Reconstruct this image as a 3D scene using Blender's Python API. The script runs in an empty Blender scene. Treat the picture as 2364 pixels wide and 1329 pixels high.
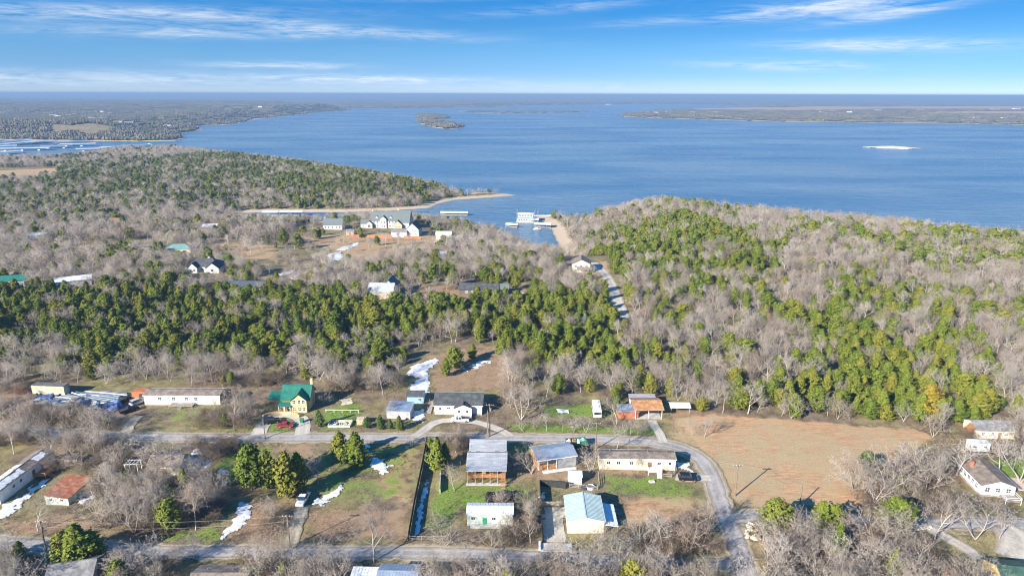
import bpy, bmesh, math, random, os
import numpy as np
from mathutils import Matrix, Vector
# --- light and air, tuned together
EXPOSURE = 1.38
SUN_E = 4.8
SKY_STRENGTH = 0.08
SKY_STRETCH, SKY_LIFT, SKY_SAT = 6.0, 0.08, 1.3
SKY_TINT = ((.86, .68, .69, 1), (1.7, 1.6, 1.15, 1), (.58, 1.72, 1.66, 1))   # clear azure air: near the horizon, low, and above
CLOUD_COL = (4.2, 4.6, 5.0, 1)
STREAKS = [  # photo position, half size, tilt, amount of the thin clouds in view
 (200, 72, 420, 15, .035, 1.3), (520, 98, 280, 11, .02, 1.3), (800, 84, 270, 10, -.05, 1.2), (1000, 14, 330, 8, .03, .7), (1300, 34, 200, 10, .08, .7), (1500, 64, 120, 8, .05, .6),
 (1860, 46, 190, 15, .06, 2.0), (1990, 64, 110, 10, .12, 1.6), (2010, 122, 190, 11, -.02, 1.8), (1790, 158, 160, 10, -.03, 1.6), (680, 160, 130, 7, 0, 1.7),
 (860, 186, 230, 8, 0, 1.9), (200, 192, 360, 14, 0, 1.2), (1300, 200, 420, 11, 0, .9), (2100, 190, 300, 10, 0, .35), (250, 20, 200, 12, .05, .4)]
WATER_A, WATER_B = (.062, .150, .255), (.145, .225, .295)
HAZE_COL, HAZE_D = (.25, .40, .62), 1.4e-4

# ------------------------------------------------------------------ camera, sky, sun, exposure
W, H, F, HT = 2364, 1329, 1576.0, 95.0
PITCH = math.atan((664.5 - 217.5) / F)
ROLL = math.atan(7 / 2364)
WATER = -22.0
SUN_EL, SUN_AZ = math.radians(25), math.radians(45)      # sun stands behind the camera on the left side
sc = bpy.context.scene
COL = sc.collection
cd = bpy.data.cameras.new('camera')
cd.sensor_width = 36.0; cd.lens = F / W * 36.0; cd.clip_start = 1.0; cd.clip_end = 120000.0
cam = bpy.data.objects.new('camera', cd); COL.objects.link(cam)
_c, _s, _cp, _sp = math.cos(ROLL), math.sin(ROLL), math.cos(PITCH), math.sin(PITCH)
_X = Vector((_c, _s * _sp, _s * _cp)); _Y = Vector((-_s, _c * _sp, _c * _cp)); _Fw = Vector((0, _cp, -_sp))
cam.matrix_world = Matrix(((_X.x, _Y.x, -_Fw.x, 0), (_X.y, _Y.y, -_Fw.y, 0), (_X.z, _Y.z, -_Fw.z, HT), (0, 0, 0, 1)))
sc.camera = cam
sc.view_settings.view_transform = 'Standard'; sc.view_settings.look = 'None'
sc.view_settings.exposure = EXPOSURE; sc.view_settings.gamma = 1.0
sc.view_settings.use_curve_mapping = False
sc.cycles.use_denoising = True; sc.cycles.denoiser = 'OPENIMAGEDENOISE'; sc.cycles.denoising_input_passes = 'RGB_ALBEDO_NORMAL'
sc.cycles.filter_width = 1.0
sc.cycles.max_bounces = 4; sc.cycles.diffuse_bounces = 2; sc.cycles.volume_bounces = 0
sc.cycles.transparent_max_bounces = 8; sc.cycles.caustics_reflective = False; sc.cycles.caustics_refractive = False
sc.cycles.use_adaptive_sampling = False
sc.cycles.sample_clamp_indirect = 4.0

wd = bpy.data.worlds.new('World'); sc.world = wd; wd.use_nodes = True
def build_sky():
    nt = wd.node_tree; nt.nodes.clear(); N = nt.nodes.new; L = nt.links.new
    def math_(op, a, b=None, c=None):
        n = N('ShaderNodeMath'); n.operation = op
        for i, v in enumerate((a, b, c)):
            if v is None: continue
            if isinstance(v, (int, float)): n.inputs[i].default_value = v
            else: L(v, n.inputs[i])
        return n.outputs[0]
    tc = N('ShaderNodeTexCoord'); sep = N('ShaderNodeSeparateXYZ'); L(tc.outputs['Generated'], sep.inputs[0])
    x, y, z = sep.outputs
    # the clear air is deeper blue than a standard horizon: look the sky up somewhat higher
    zz = math_('ADD', math_('MULTIPLY', math_('MAXIMUM', z, 0.0), SKY_STRETCH), SKY_LIFT)
    cmb = N('ShaderNodeCombineXYZ'); L(x, cmb.inputs[0]); L(y, cmb.inputs[1]); L(zz, cmb.inputs[2])
    nrm = N('ShaderNodeVectorMath'); nrm.operation = 'NORMALIZE'; L(cmb.outputs[0], nrm.inputs[0])
    sky = N('ShaderNodeTexSky'); sky.sky_type = 'NISHITA'; sky.sun_disc = False
    sky.sun_elevation = SUN_EL; sky.sun_rotation = math.radians(180) + SUN_AZ
    sky.air_density = 1.0; sky.dust_density = 0.3; sky.ozone_density = 2.0; sky.altitude = 200
    L(nrm.outputs[0], sky.inputs[0])
    hsv = N('ShaderNodeHueSaturation'); hsv.inputs['Saturation'].default_value = SKY_SAT; hsv.inputs['Value'].default_value = 1.0
    hsv.inputs['Hue'].default_value = 0.51
    L(sky.outputs[0], hsv.inputs['Color'])
    tint = N('ShaderNodeMix'); tint.data_type = 'RGBA'; tint.blend_type = 'MULTIPLY'; tint.inputs[0].default_value = 1.0
    L(hsv.outputs[0], tint.inputs[6])
    def ramp(lo, hi):
        q = N('ShaderNodeMapRange'); q.interpolation_type = 'SMOOTHSTEP'; q.inputs[1].default_value = lo; q.inputs[2].default_value = hi; L(z, q.inputs[0]); return q.outputs[0]
    t1 = N('ShaderNodeMix'); t1.data_type = 'RGBA'; L(ramp(-.01, .07), t1.inputs[0]); t1.inputs[6].default_value = SKY_TINT[0]; t1.inputs[7].default_value = SKY_TINT[1]
    t2 = N('ShaderNodeMix'); t2.data_type = 'RGBA'; L(ramp(.04, .15), t2.inputs[0]); L(t1.outputs[2], t2.inputs[6]); t2.inputs[7].default_value = SKY_TINT[2]
    L(t2.outputs[2], tint.inputs[7])
    # thin cirrus: streaks in azimuth / elevation
    az = math_('ARCTAN2', x, y); el = math_('ARCSINE', z)
    pc = N('ShaderNodeCombineXYZ'); L(az, pc.inputs[0]); L(el, pc.inputs[1])
    def noise(sx, sy, sc_, det, rough, rot=0.0, dist=0.0, off=0.0):
        mp = N('ShaderNodeMapping'); mp.inputs['Scale'].default_value = (sx, sy, 1); mp.inputs['Rotation'].default_value = (0, 0, rot); mp.inputs['Location'].default_value = (off, off * .7, 0)
        L(pc.outputs[0], mp.inputs[0])
        n = N('ShaderNodeTexNoise'); n.inputs['Scale'].default_value = sc_; n.inputs['Detail'].default_value = det
        n.inputs['Roughness'].default_value = rough; n.inputs['Distortion'].default_value = dist
        L(mp.outputs[0], n.inputs['Vector']); return n.outputs[0]
    w1 = noise(1.0, 8.0, 9.0, 8, 0.66, 0.10, 1.1)
    w2 = noise(1.0, 12.0, 24.0, 6, 0.65, 0.16, 0.8, 3.1)
    wisp = math_('ADD', math_('MULTIPLY', w1, 0.65), math_('MULTIPLY', w2, 0.35))
    # faint veil everywhere
    den = math_('MULTIPLY', math_('MAXIMUM', math_('SUBTRACT', noise(1.0, 6.0, 3.0, 4, 0.55, 0.03, 0.5, 7.7), 0.50), 0.0), 0.6)
    for (px, py, hw, hh, tilt, amt) in STREAKS:
        u0 = math.atan((px - 1182) / F); v0 = (217.5 - py) / F * 0.97
        du = math_('SUBTRACT', az, u0); dv = math_('SUBTRACT', math_('SUBTRACT', el, v0), math_('MULTIPLY', du, tilt))
        a = math_('DIVIDE', du, hw / F); b = math_('DIVIDE', dv, hh / F)
        g = math_('EXPONENT', math_('MULTIPLY', math_('ADD', math_('MULTIPLY', a, a), math_('MULTIPLY', b, b)), -1.0))
        den = math_('ADD', den, math_('MULTIPLY', g, amt))
    k = N('ShaderNodeMapRange'); k.inputs[1].default_value = 0.38; k.inputs[2].default_value = 0.72; L(wisp, k.inputs[0])
    alpha = math_('MINIMUM', math_('MULTIPLY', math_('MULTIPLY', den, 0.75), k.outputs[0]), 0.8)
    mix = N('ShaderNodeMix'); mix.data_type = 'RGBA'; L(alpha, mix.inputs[0]); L(tint.outputs[2], mix.inputs[6])
    mix.inputs[7].default_value = CLOUD_COL
    bg = N('ShaderNodeBackground'); bg.inputs[1].default_value = SKY_STRENGTH
    L(mix.outputs[2], bg.inputs[0])
    out = N('ShaderNodeOutputWorld'); L(bg.outputs[0], out.inputs[0])
build_sky()
sl = bpy.data.lights.new('sun', 'SUN'); sl.energy = SUN_E; sl.angle = math.radians(0.5); sl.color = (1.0, 0.925, 0.82)
so = bpy.data.objects.new('sun', sl); COL.objects.link(so); so.location = (-300, -300, 400)
_sd = Vector((math.sin(SUN_AZ) * math.cos(SUN_EL), math.cos(SUN_AZ) * math.cos(SUN_EL), -math.sin(SUN_EL)))
so.rotation_euler = _sd.to_track_quat('-Z', 'Y').to_euler()

# ------------------------------------------------------------------ small tools
rng = np.random.default_rng(7)
random.seed(7)
def S(t): t = np.clip(t, 0, 1); return t * t * (3 - 2 * t)
def ray(px, py):
    x = (px - W / 2) / F; y = -(py - H / 2) / F
    x, y = _c * x - _s * y, _s * x + _c * y
    return np.array([x, _cp + y * _sp, -_sp + y * _cp])
def P(px, py, z=0.0):
    d = ray(px, py); return np.array([0, 0, HT]) + (z - HT) / d[2] * d
def project(p):
    d = np.asarray(p, float) - np.array([0, 0, HT])
    xx = d[..., 0] * _X.x + d[..., 1] * _X.y + d[..., 2] * _X.z
    yy = d[..., 0] * _Y.x + d[..., 1] * _Y.y + d[..., 2] * _Y.z
    zz = d[..., 1] * _cp - d[..., 2] * _sp
    zz = np.where(zz < 1, 1, zz)
    return W / 2 + F * xx / zz, H / 2 - F * yy / zz, zz
def sdpoly(x, y, poly):
    """signed distance, positive inside"""
    x = np.asarray(x, float).ravel(); y = np.asarray(y, float).ravel()
    best = np.full(x.shape, 1e18); ins = np.zeros(x.shape, bool)
    n = len(poly)
    for i in range(n):
        ax, ay = poly[i][0], poly[i][1]; bx, by = poly[(i + 1) % n][0], poly[(i + 1) % n][1]
        ex, ey = bx - ax, by - ay; l2 = ex * ex + ey * ey + 1e-12
        t = np.clip(((x - ax) * ex + (y - ay) * ey) / l2, 0, 1)
        dx, dy = x - ax - t * ex, y - ay - t * ey
        best = np.minimum(best, dx * dx + dy * dy)
        if ay != by:
            cnd = ((ay > y) != (by > y)) & (x < (bx - ax) * (y - ay) / (by - ay) + ax)
            ins ^= cnd
    d = np.sqrt(best)
    return np.where(ins, d, -d)
def dline(x, y, pts):
    x = np.asarray(x, float); y = np.asarray(y, float); best = np.full(x.shape, 1e18)
    for i in range(len(pts) - 1):
        ax, ay = pts[i][0], pts[i][1]; bx, by = pts[i + 1][0], pts[i + 1][1]
        ex, ey = bx - ax, by - ay; l2 = ex * ex + ey * ey + 1e-12
        t = np.clip(((x - ax) * ex + (y - ay) * ey) / l2, 0, 1)
        best = np.minimum(best, (x - ax - t * ex) ** 2 + (y - ay - t * ey) ** 2)
    return np.sqrt(best)
def _hash(ix, iy, seed):
    h = (ix.astype(np.int64) * 374761393 + iy.astype(np.int64) * 668265263 + seed * 982451653) & 0x7fffffff
    h = ((h ^ (h >> 13)) * 1274126177) & 0x7fffffff
    return ((h ^ (h >> 16)) & 0xffff) / 65535.0
def vnoise(x, y, seed=0):
    x = np.asarray(x, float); y = np.asarray(y, float)
    ix, iy = np.floor(x), np.floor(y); fx, fy = S(x - ix), S(y - iy)
    a = _hash(ix, iy, seed); b = _hash(ix + 1, iy, seed); c = _hash(ix, iy + 1, seed); d = _hash(ix + 1, iy + 1, seed)
    return (a * (1 - fx) + b * fx) * (1 - fy) + (c * (1 - fx) + d * fx) * fy
def fbm(x, y, seed=0, o=4):
    r = 0; a = .5; t = 0
    for i in range(o):
        r = r + a * vnoise(x * 2 ** i, y * 2 ** i, seed + i * 17); t += a; a *= .5
    return r / t

# ------------------------------------------------------------------ the lie of the land
def behind(px, py, top, k):          # a shore that hides behind a tree line seen at (px, py)
    a = P(px, py, top); b = P(px, py, WATER); return (a + (b - a) * k)[:2]
def w2(pts, z=WATER): return [tuple(P(px, py, z)[:2]) for px, py in pts]
crestR = [(2364,535),(2250,533),(2100,522),(2000,512),(1900,502),(1800,488),(1700,475),(1600,462),(1520,456),(1440,452),(1380,460),(1330,476)]
LAND_A = [(900, -300), (900, 330), (560, 440)]
LAND_A += [tuple(behind(px, py, 9, .55)) for px, py in crestR]
LAND_A += w2([(1290,492),(1262,497),(1238,501),(1246,507),(1262,515),(1275,530),(1283,548),(1290,562)])
LAND_A += w2([(1294,570),(1252,555),(1202,533),(1160,517),(1100,506),(1050,499),(1000,495)], -15)
LAND_A += w2([(950,493),(900,492),(800,493),(730,494),(700,500),(610,500)], -15)
LAND_A += w2([(560,492),(620,489),(700,490),(800,490),(900,486),(990,480),(1010,470),(1050,461),(1110,457),(1192,451),(1170,447),(1130,444.5),(1096,444)])
LAND_A += [tuple(behind(px, py, 1, .6)) for px, py in [(1080,430),(1000,410),(900,394),(800,380),(700,367),(600,357),(500,346),(440,341),(380,343)]]
LAND_A += w2([(335,350),(290,355),(200,357)]) + w2([(120,362),(0,364),(-200,368)], -12)
LAND_A += [(-1900, 1300), (-1900, -300)]
LAND_B = w2([(-200,320),(0,323),(100,326),(200,326),(330,327),(410,325.5),(432,319),(425,312),(416,308),(445,305),(474,300),(460,296),(466,290),(500,289.5),(530,289),(560,283),(600,275),(660,268),(720,261),(770,257),(808,254.5),(800,251)]) + [(-2600, 7000), (-9000, 9000), (-9000, 1800)]
LAND_C = w2([(600,251),(860,250.5),(1000,250),(1100,247),(1170,247),(1180,245),(1250,243.5),(1420,241),(1500,240),(1640,241.5),(1720,244.5),(1800,249),(2000,254)]) + [(12000, 6500), (50000, 20000), (50000, 60000), (-50000, 60000), (-50000, 9000), (-9000, 7500)]
LAND_D = w2([(1425,265),(1440,270),(1500,272.5),(1600,275.5),(1700,278.5),(1800,281),(1900,282.5),(2000,283.5),(2150,285),(2364,288.5),(2700,293)]) + [(12000, 3200), (14000, 9000)] + w2([(2000,252),(1800,249.5),(1700,250),(1560,254),(1480,258)])
ISLE = w2([(957,266),(985,264),(1000,266),(1045,269),(1035,273.5),(1005,276.5),(1030,283),(1065,288),(1076,292.5),(1060,297),(1020,297.5),(990,293),(965,285),(962,280),(975,274)])
ISLE2 = w2([(1050,258),(1090,256.5),(1150,257),(1200,257.5),(1260,256),(1362,257.5),(1350,259.5),(1250,260.5),(1150,260.5),(1090,260)])
BAR = w2([(1985,340),(2020,338.5),(2060,338),(2100,341),(2136,343.5),(2100,344.5),(2040,342.5)])
def Zland(x, y):
    """-> height, signed distance inland"""
    x = np.asarray(x, float); shp = x.shape; x = x.ravel(); y = np.asarray(y, float).ravel()
    r = np.hypot(x, y)
    und = (fbm(x / 90, y / 90, 3) - .5) * 1.2 + (fbm(x / 400 + 5, y / 400, 9) - .5) * 5 * S((r - 260) / 500)
    dA = sdpoly(x, y, LAND_A)
    zp = 5 * np.exp(-((x - 200) / 130) ** 2 - ((y - 430) / 120) ** 2) - 8 * S((y - 320) / 200) * (1 - S((x - 60) / 90)) + und
    zz = np.where(dA > 0, WATER + .15 + (zp - WATER) * S(dA / 95) + .02 * np.minimum(dA, 20), WATER - .06 * np.minimum(-dA, 80)); best = dA
    roll = fbm(x / 1500, y / 1500, 31, 3) - .35
    for poly, amp, wid in ((LAND_B, 26, 260), (LAND_D, 8, 120), (ISLE, 5, 60), (ISLE2, 2, 40), (BAR, 1.2, 30)):
        d = sdpoly(x, y, poly)
        h = amp * (1 + 1.1 * roll) + und
        if poly is LAND_B: h = h + 14 * S((r - 3000) / 3000)
        if poly is LAND_D: h = h + 16 * S((d - 150) / 1500)
        z = np.where(d > 0, WATER + .15 + h * S(d / wid), -1e3)
        zz = np.maximum(zz, z); best = np.maximum(best, d)
    d = sdpoly(x, y, LAND_C)
    h = 14 + 26 * roll + 72 * S((r - 9000) / 30000)
    zz = np.maximum(zz, np.where(d > 0, WATER + .3 + np.clip(h, 6, 96) * S(d / 350), -1e3)); best = np.maximum(best, d)
    return zz.reshape(shp), best.reshape(shp)
def Z(x, y): return float(Zland(np.array([x]), np.array([y]))[0][0])
def G(px, py):
    """the ground point seen at a pixel of the photograph"""
    d = ray(px, py); lo, hi = None, None; t = 40.0
    ts = 60 * 1.012 ** np.arange(480)
    pts = np.array([0, 0, HT]) + ts[:, None] * d
    zz, _ = Zland(pts[:, 0], pts[:, 1]); f = pts[:, 2] - np.maximum(zz, WATER)
    k = np.argmax(f < 0)
    if f[k] >= 0: return P(px, py, WATER)
    a, b = ts[k - 1], ts[k]; fa, fb = f[k - 1], f[k]
    t = a + (b - a) * fa / (fa - fb)
    p = np.array([0, 0, HT]) + t * d; p[2] = Z(p[0], p[1]) if p[2] > WATER + .2 else p[2]
    return p
def GP(pts): return [tuple(G(px, py)[:2]) for px, py in pts]

# ------------------------------------------------------------------ materials
def new_mat(name):
    m = bpy.data.materials.new(name); m.use_nodes = True; nt = m.node_tree
    b = nt.nodes['Principled BSDF']; return m, nt, b
def N_(nt, t, **kw):
    n = nt.nodes.new(t)
    for k, v in kw.items():
        if k in n.inputs: n.inputs[k].default_value = v
        else: setattr(n, k, v)
    return n
def mixc(nt, fac, a, b):
    n = nt.nodes.new('ShaderNodeMix'); n.data_type = 'RGBA'
    for i, v in ((0, fac), (6, a), (7, b)):
        if hasattr(v, 'is_linked'): nt.links.new(v, n.inputs[i])
        elif i == 0: n.inputs[0].default_value = v
        else: n.inputs[i].default_value = (*v, 1) if len(v) == 3 else v
    return n.outputs[2]
def mth(nt, op, a, b=None, clamp=False):
    n = nt.nodes.new('ShaderNodeMath'); n.operation = op; n.use_clamp = clamp
    for i, v in ((0, a), (1, b)):
        if v is None: continue
        if hasattr(v, 'is_linked'): nt.links.new(v, n.inputs[i])
        else: n.inputs[i].default_value = v
    return n.outputs[0]
def rng_(nt, v, a, b, c=0.0, d=1.0):
    n = nt.nodes.new('ShaderNodeMapRange'); n.interpolation_type = 'SMOOTHSTEP'; nt.links.new(v, n.inputs[0])
    for i, q in enumerate((a, b, c, d)): n.inputs[i + 1].default_value = q
    return n.outputs[0]
def noi(nt, vec, scale, det=4, rough=.55, stretch=None, dist=0.0):
    if stretch is not None:
        mp = nt.nodes.new('ShaderNodeMapping'); mp.inputs['Scale'].default_value = stretch; nt.links.new(vec, mp.inputs[0]); vec = mp.outputs[0]
    n = nt.nodes.new('ShaderNodeTexNoise'); n.inputs['Scale'].default_value = scale; n.inputs['Detail'].default_value = det
    n.inputs['Roughness'].default_value = rough; n.inputs['Distortion'].default_value = dist
    nt.links.new(vec, n.inputs['Vector']); return n.outputs[0]
MATS = {}
def M(name, col, rough=.8, var=.18, scale=1.2, metal=0.0, col2=None, bump=0.0, streak=None, spec=.3, wear=(.4, .65)):
    if name in MATS: return MATS[name]
    m, nt, b = new_mat(name); MATS[name] = m
    tc = nt.nodes.new('ShaderNodeTexCoord'); v = tc.outputs['Object']
    n1 = noi(nt, v, scale, 5, .6, streak); n2 = noi(nt, v, scale * 7, 3, .6)
    f = mth(nt, 'ADD', mth(nt, 'MULTIPLY', n1, .7), mth(nt, 'MULTIPLY', n2, .3))
    a = tuple(c * (1 - var) for c in col); c2 = col2 or tuple(min(.95, c * (1 + var)) for c in col)
    nt.links.new(mixc(nt, rng_(nt, f, wear[0], wear[1]), a, c2), b.inputs['Base Color'])
    b.inputs['Roughness'].default_value = rough; b.inputs['Metallic'].default_value = metal
    b.inputs['Specular IOR Level'].default_value = spec
    if bump:
        bn = nt.nodes.new('ShaderNodeBump'); bn.inputs['Strength'].default_value = bump; bn.inputs['Distance'].default_value = .05
        nt.links.new(n2, bn.inputs['Height']); nt.links.new(bn.outputs[0], b.inputs['Normal'])
    return m

# ------------------------------------------------------------------ mesh tools
class MB:
    """collects polygons and links them as one mesh object"""
    def __init__(s): s.v = []; s.f = []
    def poly(s, pts):
        k = len(s.v); s.v += [tuple(p) for p in pts]; s.f.append(tuple(range(k, k + len(pts)))); return s
    def mesh(s, vs, fs):
        k = len(s.v); s.v += [tuple(p) for p in vs]; s.f += [tuple(i + k for i in f) for f in fs]; return s
    def box(s, c, d, rz=0.0, taper=1.0, rx=0.0):
        hx, hy, hz = d[0] / 2, d[1] / 2, d[2] / 2; vs = []
        for sz in (-1, 1):
            k = taper if sz > 0 else 1
            for sx, sy in ((-1, -1), (1, -1), (1, 1), (-1, 1)):
                x, y, z = sx * hx * k, sy * hy * k, sz * hz
                if rx: y, z = y * math.cos(rx) - z * math.sin(rx), y * math.sin(rx) + z * math.cos(rx)
                x, y = x * math.cos(rz) - y * math.sin(rz), x * math.sin(rz) + y * math.cos(rz)
                vs.append((c[0] + x, c[1] + y, c[2] + z))
        return s.mesh(vs, [(3, 2, 1, 0), (4, 5, 6, 7), (0, 1, 5, 4), (1, 2, 6, 5), (2, 3, 7, 6), (3, 0, 4, 7)])
    def tube(s, a, b, ra, rb=None, n=6, cap=True):
        rb = ra if rb is None else rb
        a = np.array(a, float); b = np.array(b, float); d = b - a; d = d / (np.linalg.norm(d) + 1e-9)
        u = np.cross(d, (0, 0, 1.0)); u = np.cross(d, (1.0, 0, 0)) if np.linalg.norm(u) < .1 else u; u /= np.linalg.norm(u); w = np.cross(d, u)
        vs = []
        for p, r in ((a, ra), (b, rb)):
            for i in range(n):
                t = 2 * math.pi * i / n; vs.append(tuple(p + r * (math.cos(t) * u + math.sin(t) * w)))
        fs = [(i, (i + 1) % n, n + (i + 1) % n, n + i) for i in range(n)]
        if cap: fs += [tuple(range(n))[::-1], tuple(range(n, 2 * n))]
        return s.mesh(vs, fs)
    def prism(s, prof, y0, y1, axis='y'):
        """a profile [(u, z)] swept along an axis"""
        n = len(prof); vs = []
        for q in (y0, y1):
            for u, z in prof: vs.append((u, q, z) if axis == 'y' else (q, u, z))
        fs = [(i, (i + 1) % n, n + (i + 1) % n, n + i) for i in range(n)] + [tuple(range(n))[::-1], tuple(range(n, 2 * n))]
        return s.mesh(vs, fs)
    def data(s, name, mat):
        me = bpy.data.meshes.new(name); me.from_pydata(s.v, [], s.f)
        bm = bmesh.new(); bm.from_mesh(me); bmesh.ops.recalc_face_normals(bm, faces=bm.faces); bm.to_mesh(me); bm.free()
        me.materials.append(mat); return me
    def obj(s, name, mat, parent=None, smooth=False):
        me = s.data(name, mat)
        if smooth: me.polygons.foreach_set('use_smooth', [True] * len(me.polygons))
        o = bpy.data.objects.new(name, me); COL.objects.link(o)
        if parent is not None: o.parent = parent
        return o
def tag(o, label=None, cat=None, group=None, kind=None):
    if label: o['label'] = label
    if cat: o['category'] = cat
    if group: o['group'] = group
    if kind: o['kind'] = kind
    return o
def empty(name, loc, rz=0.0, label=None, cat=None, group=None):
    o = bpy.data.objects.new(name, None); COL.objects.link(o); o.location = tuple(loc); o.rotation_euler = (0, 0, rz)
    o.empty_display_size = .5
    return tag(o, label, cat, group)
def np_mesh(name, v, f, mats, smooth=False):
    me = bpy.data.meshes.new(name); v = np.asarray(v, np.float32); f = np.asarray(f, np.int32); k = f.shape[1]
    me.vertices.add(len(v)); me.vertices.foreach_set('co', v.ravel())
    me.loops.add(f.size); me.loops.foreach_set('vertex_index', f.ravel())
    me.polygons.add(len(f)); me.polygons.foreach_set('loop_start', np.arange(len(f), dtype=np.int32) * k); me.polygons.foreach_set('loop_total', np.full(len(f), k, np.int32))
    if smooth: me.polygons.foreach_set('use_smooth', np.ones(len(f), bool))
    for m in (mats if isinstance(mats, (list, tuple)) else [mats]): me.materials.append(m)
    me.update(calc_edges=True); me.validate(); return me
# ------------------------------------------------------------------ ground
COVER = [  # (channel, strength, feather m, outline in photo pixels)
 ('g', .62, 5, [(735,1045),(850,1028),(985,1018),(975,1100),(960,1150),(820,1165),(740,1155),(700,1120)]),
 ('t', .55, 4, [(900,1030),(985,1022),(955,1170),(890,1160),(840,1110)]),
 ('g', .85, 3, [(1000,1115),(1230,1120),(1235,1180),(1060,1180),(1045,1230),(975,1225)]),
 ('t', .5, 3, [(1000,1160),(1075,1160),(1070,1240),(975,1240)]),
 ('g', .85, 4, [(1390,1095),(1560,1100),(1640,1150),(1560,1155),(1400,1140)]),
 ('t', .6, 5, [(1400,1150),(1600,1120),(1650,1200),(1430,1225)]),
 ('g', .9, 2, [(740,950),(830,925),(842,985),(735,995)]),
 ('g', .8, 2, [(585,962),(690,958),(695,1001),(560,1005)]),
 ('g', .95, 2, [(1168,975),(1540,988),(1510,1003),(1180,996)]),
 ('g', .95, 3, [(1250,935),(1400,930),(1410,965),(1250,960)]),
 ('g', .55, 4, [(340,940),(560,930),(600,960),(560,1000),(440,988)]),
 ('g', .85, 3, [(495,1060),(560,1035),(565,1110),(500,1120)]),
 ('g', .8, 3, [(370,1225),(520,1212),(525,1255),(380,1250)]),
 ('g', 1., 2, [(2290,1060),(2400,1055),(2400,1150),(2330,1115)]),
 ('g', .6, 3, [(120,1055),(230,1055),(225,1095),(120,1090)]),
 ('g', .6, 3, [(980,1018),(1080,1018),(1075,1040),(985,1045)]),
 ('g', .7, 3, [(1170,1020),(1240,1020),(1220,1050),(1170,1045)]),
 ('g', .7, 3, [(560,1020),(640,1030),(620,1070),(560,1080)]),
 ('g', .7, 3, [(1120,1215),(1180,1215),(1170,1255),(1100,1250)]),
 ('t', .9, 3, [(1555,968),(1640,955),(1800,967),(2125,992),(2160,1012),(2060,1060),(2010,1100),(1990,1165),(1760,1172),(1700,1166),(1662,1085),(1605,1025)]),
 ('d', .75, 6, [(700,1165),(950,1170),(945,1248),(690,1250)]),
 ('d', .8, 5, [(560,1150),(690,1160),(690,1262),(500,1262)]),
 ('d', .75, 5, [(0,1195),(220,1190),(235,1255),(0,1252)]),
 ('d', .8, 6, [(985,815),(1185,792),(1185,900),(1000,908)]),
 ('d', .6, 4, [(640,1020),(740,1018),(735,1060),(620,1045)]),
 ('d', .7, 3, [(1195,1080),(1310,1085),(1345,1118),(1215,1112)]),
 ('d', .8, 3, [(1380,1080),(1560,1083),(1560,1096),(1390,1094)]),
 ('d', .7, 3, [(0,900),(330,915),(335,960),(0,950)]),
 ('d', .6, 2, [(1545,940),(1640,940),(1620,1000),(1540,1000)]),
 ('t', .6, 3, [(1560,960),(1600,1000),(1650,1060),(1690,1150),(1660,1150),(1600,1050),(1540,1010)]),
 ('d', .7, 3, [(2210,1060),(2250,1080),(2240,1130),(2200,1110)]),
 ('t', .5, 5, [(1690,1230),(1800,1225),(1830,1260),(1720,1290)]),
 ('t', .8, 8, [(690,545),(1000,538),(1050,560),(960,580),(830,612),(720,560)]),
 ('g', .5, 6, [(895,560),(985,560),(965,582),(890,582)]),
 ('d', .9, 6, [(950,655),(1215,662),(1212,690),(950,695)]),
 ('t', .8, 5, [(1300,625),(1400,600),(1425,665),(1390,670),(1340,640)]),
 ('g', .8, 6, [(495,588),(545,580),(545,608),(500,606)]),
 ('t', .7, 8, [(480,560),(650,565),(640,600),(540,598)]),
 ('t', .6, 8, [(590,640),(760,610),(740,650),(620,665)]),
 ('t', 1., 12, [(-80,396),(132,388),(132,405),(40,410),(-80,418)]),
 ('t', .7, 8, [(90,570),(250,562),(250,572),(90,580)]),
]
FARCOVER = [('t', 1., 40, [(1590,248),(1900,245.5),(2364,245.5),(2500,248),(2364,253),(2100,253),(1900,256),(1590,254)]),
            ('t', .9, 40, [(2060,259),(2364,256.5),(2500,259),(2364,264),(2150,263)])]
COVER_W = [(c, s, f, GP(pg)) for c, s, f, pg in COVER] + [(c, s, f, GP(pg)) for c, s, f, pg in FARCOVER]

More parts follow.
